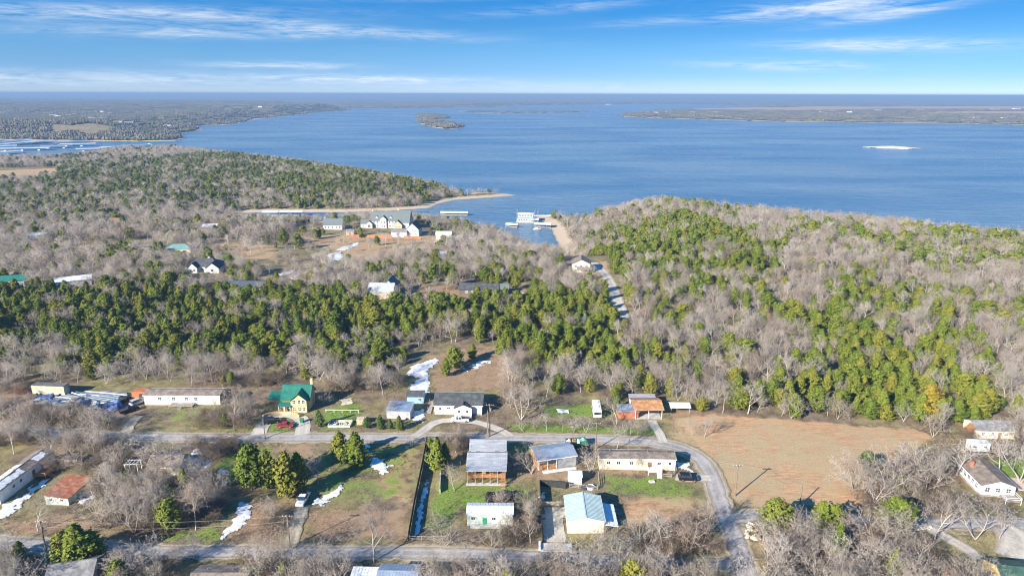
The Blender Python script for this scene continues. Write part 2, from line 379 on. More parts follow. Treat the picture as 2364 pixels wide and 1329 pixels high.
def ground_mesh():
    ang = np.concatenate([np.arange(-75, -42, 1.0), np.arange(-42, 42, .27), np.arange(42, 76, 1.0)]) * math.pi / 180
    rr = [30.0]
    while rr[-1] < 62000: rr.append(rr[-1] + max(1.0, .0075 * rr[-1]))
    rr = np.array(rr); nA, nR = len(ang), len(rr)
    A, R = np.meshgrid(ang, rr); X = R * np.sin(A); Y = R * np.cos(A)
    z, d = Zland(X, Y)
    near = S(1 - (R - 350) / 100)
    z = z + (fbm(X / 2.6, Y / 2.6, 77, 2) - .5) * .10 * near
    idx = np.arange(nA * nR).reshape(nR, nA)
    q = np.stack([idx[:-1, :-1], idx[:-1, 1:], idx[1:, 1:], idx[1:, :-1]], -1).reshape(-1, 4)
    keep = (z.ravel()[q] > WATER - 1.6).any(1); q = q[keep]
    used = np.unique(q); mp = np.full(nA * nR, -1); mp[used] = np.arange(len(used))
    v = np.stack([X.ravel(), Y.ravel(), z.ravel()], 1)[used]
    me = np_mesh('ground', v, mp[q][:, ::-1], GROUND, True)
    x, y = v[:, 0], v[:, 1]
    ch = {'g': np.zeros(len(v)), 't': np.zeros(len(v)), 'd': np.zeros(len(v))}
    r = np.hypot(x, y)
    for c, s, f, pg in COVER_W:
        pa = np.array(pg); m = (x > pa[:, 0].min() - 60) & (x < pa[:, 0].max() + 60) & (y > pa[:, 1].min() - 60) & (y < pa[:, 1].max() + 60)
        if not m.any(): continue
        sd = sdpoly(x[m], y[m], pg); w = S(sd / f * .5 + .5) * s
        ch[c][m] = np.maximum(ch[c][m], w)
        for o in ch:
            if o != c and s > .8: ch[o][m] *= 1 - w
    col = np.stack([ch['g'], ch['t'], ch['d'], np.ones(len(v))], 1).astype(np.float32)
    at = me.color_attributes.new('cover', 'FLOAT_COLOR', 'POINT'); at.data.foreach_set('color', col.ravel())
    o = bpy.data.objects.new('ground', me); COL.objects.link(o); o['kind'] = 'structure'
    return o
def ground_material():
    m, nt, b = new_mat('ground_cover'); L = nt.links.new
    geo = nt.nodes.new('ShaderNodeNewGeometry'); pos = geo.outputs['Position']
    at = nt.nodes.new('ShaderNodeAttribute'); at.attribute_name = 'cover'
    sp = nt.nodes.new('ShaderNodeSeparateColor'); L(at.outputs['Color'], sp.inputs[0])
    sx = nt.nodes.new('ShaderNodeSeparateXYZ'); L(pos, sx.inputs[0])
    n_big = noi(nt, pos, .045, 5, .6); n_mid = noi(nt, pos, .28, 5, .62); n_fine = noi(nt, pos, 2.1, 4, .65); n_row = noi(nt, pos, .9, 3, .6, (.35, 1.6, 1.0))
    mixn = mth(nt, 'ADD', mth(nt, 'MULTIPLY', n_mid, .6), mth(nt, 'MULTIPLY', n_fine, .4))
    litter = mixc(nt, rng_(nt, mixn, .38, .62), (.115, .083, .058), (.24, .185, .13))
    dry = mixc(nt, rng_(nt, mixn, .38, .64), (.15, .13, .055), (.30, .255, .13))
    c = mixc(nt, rng_(nt, n_big, .42, .58), litter, dry)
    def lay(c, chan, k, colA, colB, nn):
        f = rng_(nt, mth(nt, 'ADD', chan, mth(nt, 'MULTIPLY', mth(nt, 'SUBTRACT', nn, .5), k)), .32, .62)
        return mixc(nt, f, c, mixc(nt, rng_(nt, n_fine, .35, .65), colA, colB))
    dirtA = mixc(nt, rng_(nt, n_mid, .35, .65), (.20, .115, .065), (.31, .20, .12))
    fd = rng_(nt, mth(nt, 'ADD', sp.outputs[2], mth(nt, 'MULTIPLY', mth(nt, 'SUBTRACT', n_mid, .5), 1.3)), .3, .7)
    c = mixc(nt, fd, c, mixc(nt, rng_(nt, n_fine, .3, .7), dirtA, (.33, .235, .15)))
    tanA = mixc(nt, rng_(nt, n_row, .35, .66), (.38, .205, .105), (.57, .345, .195))
    tanB = mixc(nt, rng_(nt, mth(nt, 'ADD', mth(nt, 'MULTIPLY', n_big, .6), mth(nt, 'MULTIPLY', n_mid, .4)), .4, .6), tanA, (.43, .33, .19))
    ft = rng_(nt, mth(nt, 'ADD', sp.outputs[1], mth(nt, 'MULTIPLY', mth(nt, 'SUBTRACT', n_mid, .5), 1.0)), .3, .65)
    c = mixc(nt, ft, c, mixc(nt, mth(nt, 'MULTIPLY', rng_(nt, n_fine, .3, .7), .5), tanB, (.27, .2, .11)))
    grA = mixc(nt, rng_(nt, n_fine, .35, .66), (.10, .165, .026), (.22, .29, .06))
    fg = rng_(nt, mth(nt, 'ADD', sp.outputs[0], mth(nt, 'MULTIPLY', mth(nt, 'SUBTRACT', mixn, .5), 2.8)), .36, .92)
    c = mixc(nt, fg, c, grA)
    # sand along the water, its edge uneven
    zs = mth(nt, 'ADD', sx.outputs[2], mth(nt, 'MULTIPLY', mth(nt, 'SUBTRACT', n_mid, .5), 2.2))
    c = mixc(nt, rng_(nt, zs, WATER + 1.3, WATER + .7), c, mixc(nt, n_fine, (.38, .28, .18), (.60, .49, .36)))
    c = mixc(nt, rng_(nt, sx.outputs[2], WATER + .25, WATER - .2), c, (.16, .13, .09))
    L(c, b.inputs['Base Color']); b.inputs['Roughness'].default_value = .95; b.inputs['Specular IOR Level'].default_value = .1
    bp = nt.nodes.new('ShaderNodeBump'); bp.inputs['Strength'].default_value = .5; bp.inputs['Distance'].default_value = .25
    L(mth(nt, 'ADD', n_fine, mth(nt, 'MULTIPLY', noi(nt, pos, 6.0, 3, .6), .5)), bp.inputs['Height']); L(bp.outputs[0], b.inputs['Normal'])
    return m
GROUND = ground_material()
ground_mesh()

def water_material():
    m, nt, b = new_mat('lake_water'); L = nt.links.new
    geo = nt.nodes.new('ShaderNodeNewGeometry'); pos = geo.outputs['Position']
    big = noi(nt, pos, .0022, 4, .55, (1, 2.2, 1))
    L(mixc(nt, rng_(nt, big, .35, .65), WATER_A, WATER_B), b.inputs['Base Color'])
    L(rng_(nt, noi(nt, pos, .004, 4, .6, (.5, 2.5, 1)), .35, .7, .16, .34), b.inputs['Roughness']); b.inputs['IOR'].default_value = 1.33; b.inputs['Specular IOR Level'].default_value = .5
    w1 = noi(nt, pos, .09, 4, .6, (.5, 1.7, 1), .4); w2_ = noi(nt, pos, .45, 3, .6, (.6, 1.4, 1), .3); w3 = noi(nt, pos, .03, 3, .55, (.5, 1.4, 1))
    h = mth(nt, 'ADD', mth(nt, 'ADD', mth(nt, 'MULTIPLY', w1, 4.5), mth(nt, 'MULTIPLY', w2_, .8)), mth(nt, 'MULTIPLY', w3, 4.0))
    bp = nt.nodes.new('ShaderNodeBump'); bp.inputs['Strength'].default_value = 1.0; bp.inputs['Distance'].default_value = .8
    L(h, bp.inputs['Height']); L(bp.outputs[0], b.inputs['Normal'])
    return m
WM = water_material()
def lake():
    pts = [(-900, 300), (900, 300), (9000, 1500), (46000, 8000), (46000, 45000), (-46000, 45000), (-46000, 8000), (-9000, 1500)]
    o = MB().poly([(x, y, WATER) for x, y in pts]).obj('lake_water', WM); o['kind'] = 'structure'
lake()
def haze():
    m = bpy.data.materials.new('haze'); m.use_nodes = True; nt = m.node_tree; nt.nodes.clear()
    v = nt.nodes.new('ShaderNodeVolumePrincipled'); v.inputs['Color'].default_value = (*HAZE_COL, 1); v.inputs['Density'].default_value = HAZE_D; v.inputs['Anisotropy'].default_value = 0.0
    o = nt.nodes.new('ShaderNodeOutputMaterial'); nt.links.new(v.outputs[0], o.inputs['Volume'])
    b = MB().box((0, 33000, 38), (140000, 68000, 134)).obj('haze', m); b['kind'] = 'stuff'
    tag(b, 'pale blue winter haze lying over the far shores', 'haze')
if HAZE_D > 0: haze()

# ------------------------------------------------------------------ roads, drives and paths
def smooth_line(pts, step=2.0):
    p = np.array(pts, float); out = []
    q = np.vstack([2 * p[0] - p[1], p, 2 * p[-1] - p[-2]])
    for i in range(1, len(q) - 2):
        n = max(2, int(np.linalg.norm(q[i + 1] - q[i]) / step))
        for t in np.linspace(0, 1, n, endpoint=False):
            a, b, c, d = q[i - 1], q[i], q[i + 1], q[i + 2]
            out.append(.5 * ((2 * b) + (-a + c) * t + (2 * a - 5 * b + 4 * c - d) * t * t + (-a + 3 * b - 3 * c + d) * t ** 3))
    out.append(p[-1]); return np.array(out)
def road_material(name, a, b_, edge, dirt=.5):
    m, nt, b = new_mat(name); L = nt.links.new
    geo = nt.nodes.new('ShaderNodeNewGeometry'); pos = geo.outputs['Position']
    at = nt.nodes.new('ShaderNodeAttribute'); at.attribute_name = 'across'
    n1 = noi(nt, pos, .22, 5, .65); n2 = noi(nt, pos, 1.6, 4, .65); n3 = noi(nt, pos, 9, 2, .5)
    c = mixc(nt, rng_(nt, mth(nt, 'ADD', mth(nt, 'MULTIPLY', n1, .6), mth(nt, 'MULTIPLY', n2, .4)), .36, .64), a, b_)
    # darker patches and cracks, paler wheel tracks
    vor = nt.nodes.new('ShaderNodeTexVoronoi'); vor.feature = 'DISTANCE_TO_EDGE'; vor.inputs['Scale'].default_value = .35; L(pos, vor.inputs['Vector'])
    c = mixc(nt, mth(nt, 'MULTIPLY', rng_(nt, vor.outputs[0], .03, .0), .35), c, tuple(x * .45 for x in a))
    tr = mth(nt, 'ABSOLUTE', mth(nt, 'SUBTRACT', mth(nt, 'ABSOLUTE', at.outputs['Fac']), .48))
    c = mixc(nt, mth(nt, 'MULTIPLY', rng_(nt, tr, .25, .0), .35), c, tuple(min(.8, x * 1.25) for x in b_))
    e = mth(nt, 'ADD', mth(nt, 'ABSOLUTE', at.outputs['Fac']), mth(nt, 'MULTIPLY', mth(nt, 'SUBTRACT', n2, .5), .9))
    c = mixc(nt, mth(nt, 'MULTIPLY', rng_(nt, e, .72, 1.0), dirt), c, edge)
    c = mixc(nt, mth(nt, 'MULTIPLY', n3, .25), c, tuple(x * .6 for x in a))
    L(c, b.inputs['Base Color']); b.inputs['Roughness'].default_value = .92; b.inputs['Specular IOR Level'].default_value = .15
    return m
ASPH = road_material('worn_chip_seal', (.25, .23, .21), (.43, .40, .37), (.25, .20, .13), .95)
GRAV = road_material('pale_gravel', (.36, .32, .26), (.55, .50, .42), (.28, .22, .14), .9)
CONC = road_material('concrete_paving', (.42, .38, .31), (.56, .51, .43), (.4, .35, .25), .3)
DIRT = road_material('worn_dirt_track', (.33, .27, .19), (.50, .43, .32), (.22, .18, .1), 1.0)
ROADS = []
def ribbon(name, px, width, mat, lift, step=1.2, jit=.5, world=False):
    line = smooth_line(px if world else GP(px), step); n = len(line)
    t = np.gradient(line, axis=0); t /= np.linalg.norm(t, axis=1)[:, None] + 1e-9; nr = np.stack([-t[:, 1], t[:, 0]], 1)
    us = np.linspace(-1, 1, 7); V = []; ac = []
    s = np.concatenate([[0], np.cumsum(np.linalg.norm(np.diff(line, axis=0), axis=1))])
    for k, u in enumerate(us):
        wj = width / 2 * u
        if abs(u) == 1: wj = wj + u * jit * (fbm(s / 1.7, s * 0 + k * 9.1, 5, 3) - .5) * 2
        V.append(line + nr * (np.asarray(wj)[..., None] if np.ndim(wj) else wj)); ac += [u] * n
    V = np.concatenate(V); z, _ = Zland(V[:, 0], V[:, 1]); z = z + lift
    f = [[k * n + i, k * n + i + 1, (k + 1) * n + i + 1, (k + 1) * n + i] for k in range(len(us) - 1) for i in range(n - 1)]
    me = np_mesh(name, np.column_stack([V, z]), np.array(f), mat, True)
    a = me.attributes.new('across', 'FLOAT', 'POINT'); a.data.foreach_set('value', np.array(ac, np.float32))
    o = bpy.data.objects.new(name, me); COL.objects.link(o); o['kind'] = 'structure'
    ROADS.append((line, width / 2)); return o
def pad(name, px, mat, lift, res=1.0):
    pg = GP(px); pa = np.array(pg); xs = np.arange(pa[:, 0].min() - 1, pa[:, 0].max() + 1, res); ys = np.arange(pa[:, 1].min() - 1, pa[:, 1].max() + 1, res)
    return patch(name, pg, mat, lift, .5, res, .25)
def patch(name, pg, mat, lift, thick, res=.4, ragged=.6, holes=0.0, seed=0, nscale=1.3, dome=.0):
    """a sheet lying on the ground with an uneven outline"""
    pa = np.array(pg); xs = np.arange(pa[:, 0].min() - 2, pa[:, 0].max() + 2, res); ys = np.arange(pa[:, 1].min() - 2, pa[:, 1].max() + 2, res)
    X, Y = np.meshgrid(xs, ys); sh = X.shape
    jx = (vnoise(X / res * 1.7 + 3.1, Y / res * 1.7, 41 + seed) - .5) * res * .5; X = X + jx
    sd = sdpoly(X, Y, pg).reshape(sh)
    e = sd + (fbm(X / nscale, Y / nscale, 13 + seed, 4) - .5) * 2 * ragged * 2 - holes * np.maximum(0, fbm(X / 2.2 + 7, Y / 2.2, 23 + seed, 4) - .48) * 30
    z, _ = Zland(X, Y)
    z = z + lift + dome * np.clip(e / thick, 0, 1) * (.5 + .5 * fbm(X / .9, Y / .9, 55 + seed, 3))
    idx = np.arange(X.size).reshape(sh); q = np.stack([idx[:-1, :-1], idx[:-1, 1:], idx[1:, 1:], idx[1:, :-1]], -1).reshape(-1, 4)
    ok = (e.ravel()[q] > 0).sum(1) >= 3; q = q[ok]
    if not len(q): return None
    edge = (e.ravel() <= 0); z = z.ravel(); z[edge] -= .06 * (dome > 0)
    used = np.unique(q); mp = np.full(X.size, -1); mp[used] = np.arange(len(used))
    me = np_mesh(name, np.stack([X.ravel(), Y.ravel(), z], 1)[used], mp[q], mat, True)
    o = bpy.data.objects.new(name, me); COL.objects.link(o); return o
R1 = [(-60,985),(60,993),(180,1003),(300,1008),(430,1010),(700,1010),(1000,1010),(1180,1011),(1330,1012),(1450,1017),(1530,1024),(1585,1040),(1622,1066),(1645,1105),(1658,1145),(1676,1190),(1694,1235),(1712,1290),(1730,1350)]
R2 = [(-60,1250),(60,1256),(200,1264),(400,1273),(700,1275),(1000,1277),(1200,1283),(1400,1294),(1560,1302),(1690,1300)]
R3 = [(1684,1196),(1720,1194),(1760,1190),(1850,1196),(1980,1203),(2120,1207),(2250,1209),(2420,1212)]
ribbon('road_shoulder', R1, 7.0, DIRT, .085, jit=1.4)
ribbon('road_shoulder', R2, 6.0, DIRT, .088, jit=1.4)
ribbon('road_shoulder', R3, 6.4, DIRT, .091, jit=1.4)
ROADS.clear()
ribbon('road', R1, 4.6, ASPH, .10)
ribbon('road', R2, 3.9, ASPH, .104)
ribbon('road', R3, 4.4, ASPH, .108)
ribbon('driveway', [(955,1008),(975,996),(990,984),(1010,974),(1040,970),(1080,972),(1120,980),(1165,998),(1178,1007)], 3.0, GRAV, .112, jit=.6)
ribbon('driveway', [(597,1003),(605,985),(622,968),(648,957),(672,957),(694,966),(700,982),(697,1003)], 4.2, CONC, .112, jit=.03)
ribbon('dirt_track', [(700,1166),(690,1195),(678,1225),(668,1270)], 3.2, DIRT, .100, jit=.7)
ribbon('driveway', [(1532,1022),(1522,1000),(1512,985),(1505,970)], 2.6, CONC, .112, jit=.3)
ribbon('dirt_track', [(320,960),(300,980),(290,1004)], 3.2, DIRT, .100, jit=.7)
ribbon('driveway', [(1640,1104),(1612,1103),(1580,1104),(1560,1101)], 3.6, GRAV, .114, jit=.4)
ribbon('driveway', [(2120,1207),(2160,1228),(2220,1260),(2260,1290)], 3.2, GRAV, .112, jit=.5)
ribbon('driveway', [(2300,1210),(2330,1225),(2345,1250),(2340,1290)], 7.0, GRAV, .116, jit=.5)
ribbon('lane', [(1440,742),(1432,715),(1424,690),(1412,660),(1398,635),(1382,618),(1370,606)], 6.0, GRAV, .112, 3, .4)
ribbon('lane', [(580,672),(640,650),(700,630),(760,622)], 5.0, GRAV, .112, 3, .4)
ribbon('lane', [(80,584),(160,573),(260,571),(350,565)], 4.0, GRAV, .112, 3, .4)
FOOT = []; NOTREES = []; ANCHORS = []
# ------------------------------------------------------------------ building kit
MT = lambda n, c, **k: M(n, c, **k)
WHITE = M('white_siding', (.72, .71, .68), .7, .10, .8, bump=.1)
CREAM = M('cream_siding', (.62, .56, .42), .75, .10, .7)
BEIGE = M('beige_siding', (.64, .60, .55), .75, .10, .7)
PALEGRN = M('pale_green_siding', (.46, .55, .49), .7, .10, .7)
YELLOW = M('yellow_brick', (.62, .46, .22), .85, .16, 2.5)
TANW = M('tan_siding', (.48, .38, .27), .8, .14, .9)
GREYW = M('grey_siding', (.38, .38, .38), .8, .14, .9)
BLUEW = M('light_blue_siding', (.28, .50, .66), .7, .12, .9)
BROWNW = M('brown_boards', (.20, .12, .07), .85, .25, 1.5)
CEDARW = M('orange_stained_timber', (.42, .205, .085), .75, .22, 2.0)
REDW = M('rusty_red_sheet', (.42, .13, .06), .7, .25, .8, col2=(.50, .24, .14))
GREYTIM = M('weathered_grey_timber', (.33, .29, .25), .9, .25, 2.0)
TRIM = M('white_trim', (.78, .78, .76), .6, .06, 1.0)
DTRIM = M('dark_trim', (.06, .06, .065), .6, .2, 1.0)
MGLASS = M('window_glass', (.035, .045, .06), .08, .3, .6, spec=.8)
SHG_D = M('dark_shingles', (.075, .08, .085), .9, .32, .7, bump=.5)
SHG_G = M('grey_shingles', (.21, .205, .20), .9, .32, .7, bump=.5)
SHG_B = M('brown_shingles', (.20, .165, .135), .9, .32, .7, bump=.5)
SHG_GR = M('slate_green_shingles', (.135, .16, .16), .9, .18, 1.4, bump=.4)
METAL = M('galvanised_sheet', (.44, .45, .46), .42, .22, .5, metal=.35, streak=(.6, 3, 1))
METAL_B = M('blue_grey_sheet', (.36, .42, .50), .42, .16, .5, metal=.35)
METAL_G = M('pale_green_sheet', (.46, .57, .55), .45, .10, .5, metal=.2)
METAL_W = M('white_sheet', (.74, .75, .77), .45, .08, .5, metal=.1)
GREENR = M('green_metal_roof', (.035, .19, .135), .4, .15, .5, metal=.2)
ORANGE = M('orange_rusty_roof', (.44, .20, .075), .75, .25, .8, col2=(.5, .29, .15))
CONCR = M('bare_concrete', (.48, .46, .42), .9, .18, .8)
SNOW = M('old_snow', (.66, .66, .65), .7, .12, 1.0, col2=(.84, .84, .85), bump=.8)
TAR = M('black_tarp', (.02, .02, .023), .45, .4, 1.2, bump=.4)
BLUETARP = M('blue_tarp', (.03, .075, .24), .5, .4, 1.5, col2=(.10, .20, .45), bump=.5)
DARKF = M('dark_mesh_fence', (.035, .04, .035), .8, .3, 1.0)
POLEW = M('pole_timber', (.20, .155, .115), .9, .25, 2.0)
STEEL = M('grey_steel', (.32, .33, .34), .5, .15, 1.5, metal=.6)
WIRE = M('power_wire', (.22, .22, .23), .5, .1, 1.0, metal=.5)
TYRE = M('tyre_rubber', (.018, .018, .018), .9, .2, 4)
STONE = M('pale_limestone', (.52, .47, .37), .9, .25, 1.2, bump=.6)

_MC = {}
def cached(key, fn):
    if key not in _MC: _MC[key] = fn()
    return _MC[key]
def child(me, name, parent, loc=(0, 0, 0), rz=0.0, label=None):
    o = bpy.data.objects.new(name, me); COL.objects.link(o); o.parent = parent; o.location = loc; o.rotation_euler = (0, 0, rz)
    if label: o['label'] = label
    return o
def part(mb, name, mat, parent, off=(0, 0, 0), rz=0.0, bevel=0.0, smooth=False, kind=None, label=None):
    o = mb.obj(name, mat, parent, smooth); o.location = off; o.rotation_euler = (0, 0, rz)
    if bevel:
        bm = bmesh.new(); bm.from_mesh(o.data); bmesh.ops.bevel(bm, geom=[e for e in bm.edges if e.calc_face_angle(0) > .5], offset=bevel, segments=2, affect='EDGES', clamp_overlap=True); bm.to_mesh(o.data); bm.free()
    if kind: o['kind'] = kind
    if label: o['label'] = label
    return o
def win_mesh(w, h, trim, pan):
    def f():
        b = MB(); t = .09
        b.box((0, -.04, h / 2 - t / 2), (w, .08, t)); b.box((0, -.04, -h / 2 + t / 2), (w, .10, t))
        for s in (-1, 1): b.box((s * (w / 2 - t / 2), -.04, 0), (t, .078, h - 2 * t))
        if w > .8: b.box((0, -.035, 0), (.05, .066, h - 2 * t))
        b.box((0, -.033, 0), (w - 2 * t, .05, .05)) if h > 1 else None
        return b.data('window', trim)
    def g(): return MB().box((0, -.015, 0), (w - .12, .03, h - .12)).data('pane', pan)
    return cached(('w', w, h, trim.name), f), cached(('p', w, h, pan.name), g)
FACE = {'f': lambda u, w, d: ((u, 0), 0.0), 'b': lambda u, w, d: ((u, d), math.pi), 'r': lambda u, w, d: ((w / 2, d / 2 + u), math.pi / 2), 'l': lambda u, w, d: ((-w / 2, d / 2 + u), -math.pi / 2)}
def tf(off, rot, x, y, z):
    c, s = math.cos(rot), math.sin(rot); return (off[0] + c * x - s * y, off[1] + s * x + c * y, (off[2] if len(off) > 2 else 0) + z)
def openings(root, wins, doors, w, d, z0, trim, pan, off, rot):
    for face, u, zc, ww, hh in wins:
        (x, y), r = FACE[face](u, w, d); a, b = win_mesh(ww, hh, trim, pan)
        o = child(a, 'window', root, tf(off, rot, x, y, z0 + zc), r + rot); child(b, 'pane', o)
    for face, u, ww, hh, mat in doors:
        (x, y), r = FACE[face](u, w, d)
        me = cached(('d', ww, hh, mat.name), lambda: MB().box((0, -.03, hh / 2), (ww, .06, hh)).box((0, -.05, hh * .72), (ww * .7, .05, hh * .3)).box((0, -.05, hh * .28), (ww * .7, .05, hh * .3)).data('door', mat))
        o = child(me, 'door', root, tf(off, rot, x, y, z0 + .02), r + rot)
        hm = cached(('h',), lambda: MB().box((0, -.1, 0), (.05, .1, .14)).data('handle', STEEL)); child(hm, 'handle', o, (ww * .38, 0, hh * .47))
def gable_prof(half, h, rise, oh, t):
    k = rise / half; e = half + oh; z = h - k * oh
    return [(-e, z), (0, h + rise), (e, z), (e, z + t), (0, h + rise + t * 1.15), (-e, z + t)]
def block(root, w, d, h, roof=('gx', 1.2, .35), wall=None, rmat=None, wins=(), doors=(), trim=None, pan=None, off=(0, 0, 0), rot=0.0, base=0.0, ribs=0.0, snow=None, fascia=None, open_=False, posts=None, skirt=None):
    """walls, roof and openings of one block, its front wall at y = 0"""
    trim = trim or TRIM; pan = pan or MGLASS; wall = wall or WHITE; rmat = rmat or SHG_G
    kind, rise, oh = roof; z0 = base; T = lambda x, y, z: tf(off, rot, x, y, z)
    mb = MB(); hw = w / 2
    if kind == 'gx': prof = [(0, z0), (d, z0), (d, z0 + h), (d / 2, z0 + h + rise), (0, z0 + h)]; mb.prism(prof, -hw, hw, 'x')
    elif kind == 'gy': prof = [(-hw, z0), (hw, z0), (hw, z0 + h), (0, z0 + h + rise), (-hw, z0 + h)]; mb.prism(prof, 0, d, 'y')
    elif kind == 'shed': mb.prism([(0, z0), (d, z0), (d, z0 + h + rise), (0, z0 + h)], -hw, hw, 'x')
    elif kind == 'shx': mb.prism([(-hw, z0), (hw, z0), (hw, z0 + h + rise), (-hw, z0 + h)], 0, d, 'y')
    else: mb.box((0, d / 2, z0 + h / 2), (w, d, h))
    if not open_: part(mb, 'wall', wall, root, off, rot)
    if posts or open_:
        px_, py_ = posts or (max(2, int(w / 3) + 1), max(2, int(d / 3.5) + 1))
        for i in range(px_):
            for j in range(py_):
                if 0 < i < px_ - 1 and 0 < j < py_ - 1: continue
                x = -hw + .1 + (w - .2) * i / (px_ - 1); y = .1 + (d - .2) * j / (py_ - 1)
                hz = h + (rise * (1 - abs(2 * x / w)) if kind == 'gy' else rise * (1 - abs(2 * y / d - 1)) if kind == 'gx' else rise * y / d if kind == 'shed' else 0)
                me = cached(('post', round(hz, 1), trim.name), lambda: MB().box((0, 0, hz / 2), (.14, .14, hz)).data('post', trim)); child(me, 'post', root, T(x, y, z0), rot)
    t = .12; rt = 'roof'
    if kind == 'gx' or kind == 'gy':
        half = (d if kind == 'gx' else w) / 2; k = rise / half; e = half + oh; ln = (w if kind == 'gx' else d); zb = z0 + h + .02
        for sgn in (-1, 1):
            pr = [(0, zb + rise), (sgn * e, zb - k * oh), (sgn * e, zb - k * oh + t), (0, zb + rise + t * 1.1)]
            b = MB()
            if kind == 'gx': b.prism([(u + d / 2, z) for u, z in pr], -hw - oh, hw + oh, 'x')
            else: b.prism(pr, -oh, d + oh, 'y')
            part(b, 'roof_slope', rmat, root, off, rot)
            if ribs:
                b = MB(); n = int((ln + 2 * oh) / ribs); ang = math.atan2(rise, half); sl = math.hypot(e, k * e)
                for i in range(1, n):
                    q = -ln / 2 - oh + (ln + 2 * oh) * i / n; um = sgn * e / 2; zm = zb + rise - k * e / 2 + t + .015
                    vs = [(0, -.03), (0, .03), (sgn * e, .03), (sgn * e, -.03)]
                    for (u, s_), in [((u, s_),) for u, s_ in vs]: pass
                    pts = []
                    for zz_ in (.0, .045):
                        for u, s_ in vs:
                            zq = zb + rise - k * abs(u) + t * 1.05 + zz_
                            pts.append((q + s_, u + d / 2, zq) if kind == 'gx' else (u, q + s_ + d / 2, zq))
                    b.mesh(pts, [(0, 1, 2, 3), (4, 5, 6, 7), (0, 1, 5, 4), (1, 2, 6, 5), (2, 3, 7, 6), (3, 0, 4, 7)])
                part(b, 'roof_ribs', rmat, root, off, rot, kind='stuff')
        b = MB()
        if kind == 'gx': b.box((0, d / 2, zb + rise + t * 1.1 + .02), (w + 2 * oh + .02, .28, .06))
        else: b.box((0, d / 2, zb + rise + t * 1.1 + .02), (.28, d + 2 * oh + .02, .06))
        part(b, 'ridge_cap', rmat, root, off, rot)
        if fascia:
            for sgn in (-1, 1):
                b = MB()
                if kind == 'gx': b.box((0, d / 2 + sgn * (e + .012), zb - k * oh + .03), (w + 2 * oh, .05, .22))
                else: b.box((sgn * (e + .012), d / 2, zb - k * oh + .03), (.05, d + 2 * oh, .22))
                part(b, 'eaves_board', fascia, root, off, rot)
        if snow:
            for (sgn, a0, a1, b0, b1) in snow:
                b = MB(); na, nb = 22, 8; vs = []; sd = int(abs(a0 * 37 + b0 * 91)) 
                A_, B_ = np.meshgrid(np.linspace(a0, a1, na), np.linspace(b0, b1, nb))
                for a_, b_ in zip(A_.ravel(), B_.ravel()):
                    u = sgn * e * b_; q = -ln / 2 + ln * a_; zq = zb + rise - k * abs(u) + t * 1.1 + .05
                    vs.append((q, u + d / 2, zq) if kind == 'gx' else (u, q + d / 2, zq))
                ed = np.minimum(np.minimum((A_ - a0) / (a1 - a0), (a1 - A_) / (a1 - a0)) * na, np.minimum((B_ - b0) / (b1 - b0), (b1 - B_) / (b1 - b0)) * nb).ravel()
                nz = fbm(A_.ravel() * 30, B_.ravel() * 6, 3 + sd, 3); keep = ed + (nz - .5) * 7 > -.2
                fs = [(j * na + i, j * na + i + 1, (j + 1) * na + i + 1, (j + 1) * na + i) for j in range(nb - 1) for i in range(na - 1) if keep[[j * na + i, j * na + i + 1, (j + 1) * na + i + 1, (j + 1) * na + i]].sum() >= 3]
                if fs: part(b.mesh(vs, fs), 'roof_snow', SNOW, root, off, rot)
    elif kind in ('shed', 'shx'):
        b = MB(); L_ = d if kind == 'shed' else w; k = rise / L_; zb = z0 + h + .02
        lo, hi = (-oh, d + oh) if kind == 'shed' else (-hw - oh, hw + oh); zl = zb - k * oh; zh = zb + rise + k * oh
        pr = [(lo, zl), (hi, zh), (hi, zh + t), (lo, zl + t)]
        if kind == 'shed': b.prism(pr, -hw - oh, hw + oh, 'x')
        else: b.prism(pr, -oh, d + oh, 'y')
        part(b, 'roof', rmat, root, off, rot)
        if ribs and kind == 'shed':
            b = MB(); n = int((w + 2 * oh) / ribs); ang = math.atan2(rise, d)
            for i in range(1, n):
                q = -hw - oh + (w + 2 * oh) * i / n; b.prism([(lo, zl + t), (hi, zh + t), (hi, zh + t + .05), (lo, zl + t + .05)], q - .03, q + .03, 'x')
            part(b, 'roof_ribs', rmat, root, off, rot, kind='stuff')
    elif kind == 'hip':
        b = MB(); zb = z0 + h; r_ = min(w, d) / 2; x0, x1, y0, y1 = -hw - oh, hw + oh, -oh, d + oh
        if w >= d: R0, R1 = (-hw + r_ * .9, d / 2), (hw - r_ * .9, d / 2)
        else: R0, R1 = (0, r_ * .9), (0, d - r_ * .9)
        c = [(x0, y0, zb), (x1, y0, zb), (x1, y1, zb), (x0, y1, zb), (*R0, zb + rise), (*R1, zb + rise)]
        fs = [(0, 1, 5, 4), (1, 2, 5), (2, 3, 4, 5), (3, 0, 4), (0, 3, 2, 1)] if w >= d else [(0, 1, 4), (1, 2, 5, 4), (2, 3, 5), (3, 0, 4, 5), (0, 3, 2, 1)]
        part(b.mesh(c, fs), 'roof', rmat, root, off, rot)
    elif kind == 'flat':
        part(MB().box((0, d / 2, z0 + h + .09), (w + 2 * oh, d + 2 * oh, .16)), 'roof', rmat, root, off, rot)
    if skirt: part(MB().box((0, d / 2, .3), (w + .05, d + .05, .6)), 'skirting', skirt, root, off, rot)
    openings(root, wins, doors, w, d, z0, trim, pan, off, rot)
def foot(loc, rz, w, d, off=(0, 0)):
    c, s = math.cos(rz), math.sin(rz); x, y = off[0], off[1] + d / 2
    FOOT.append((loc[0] + c * x - s * y, loc[1] + s * x + c * y, c, s, w / 2, d / 2))
def site(px, py, dz=0.0):
    g = G(px, py); return np.array([g[0], g[1], g[2] + dz])
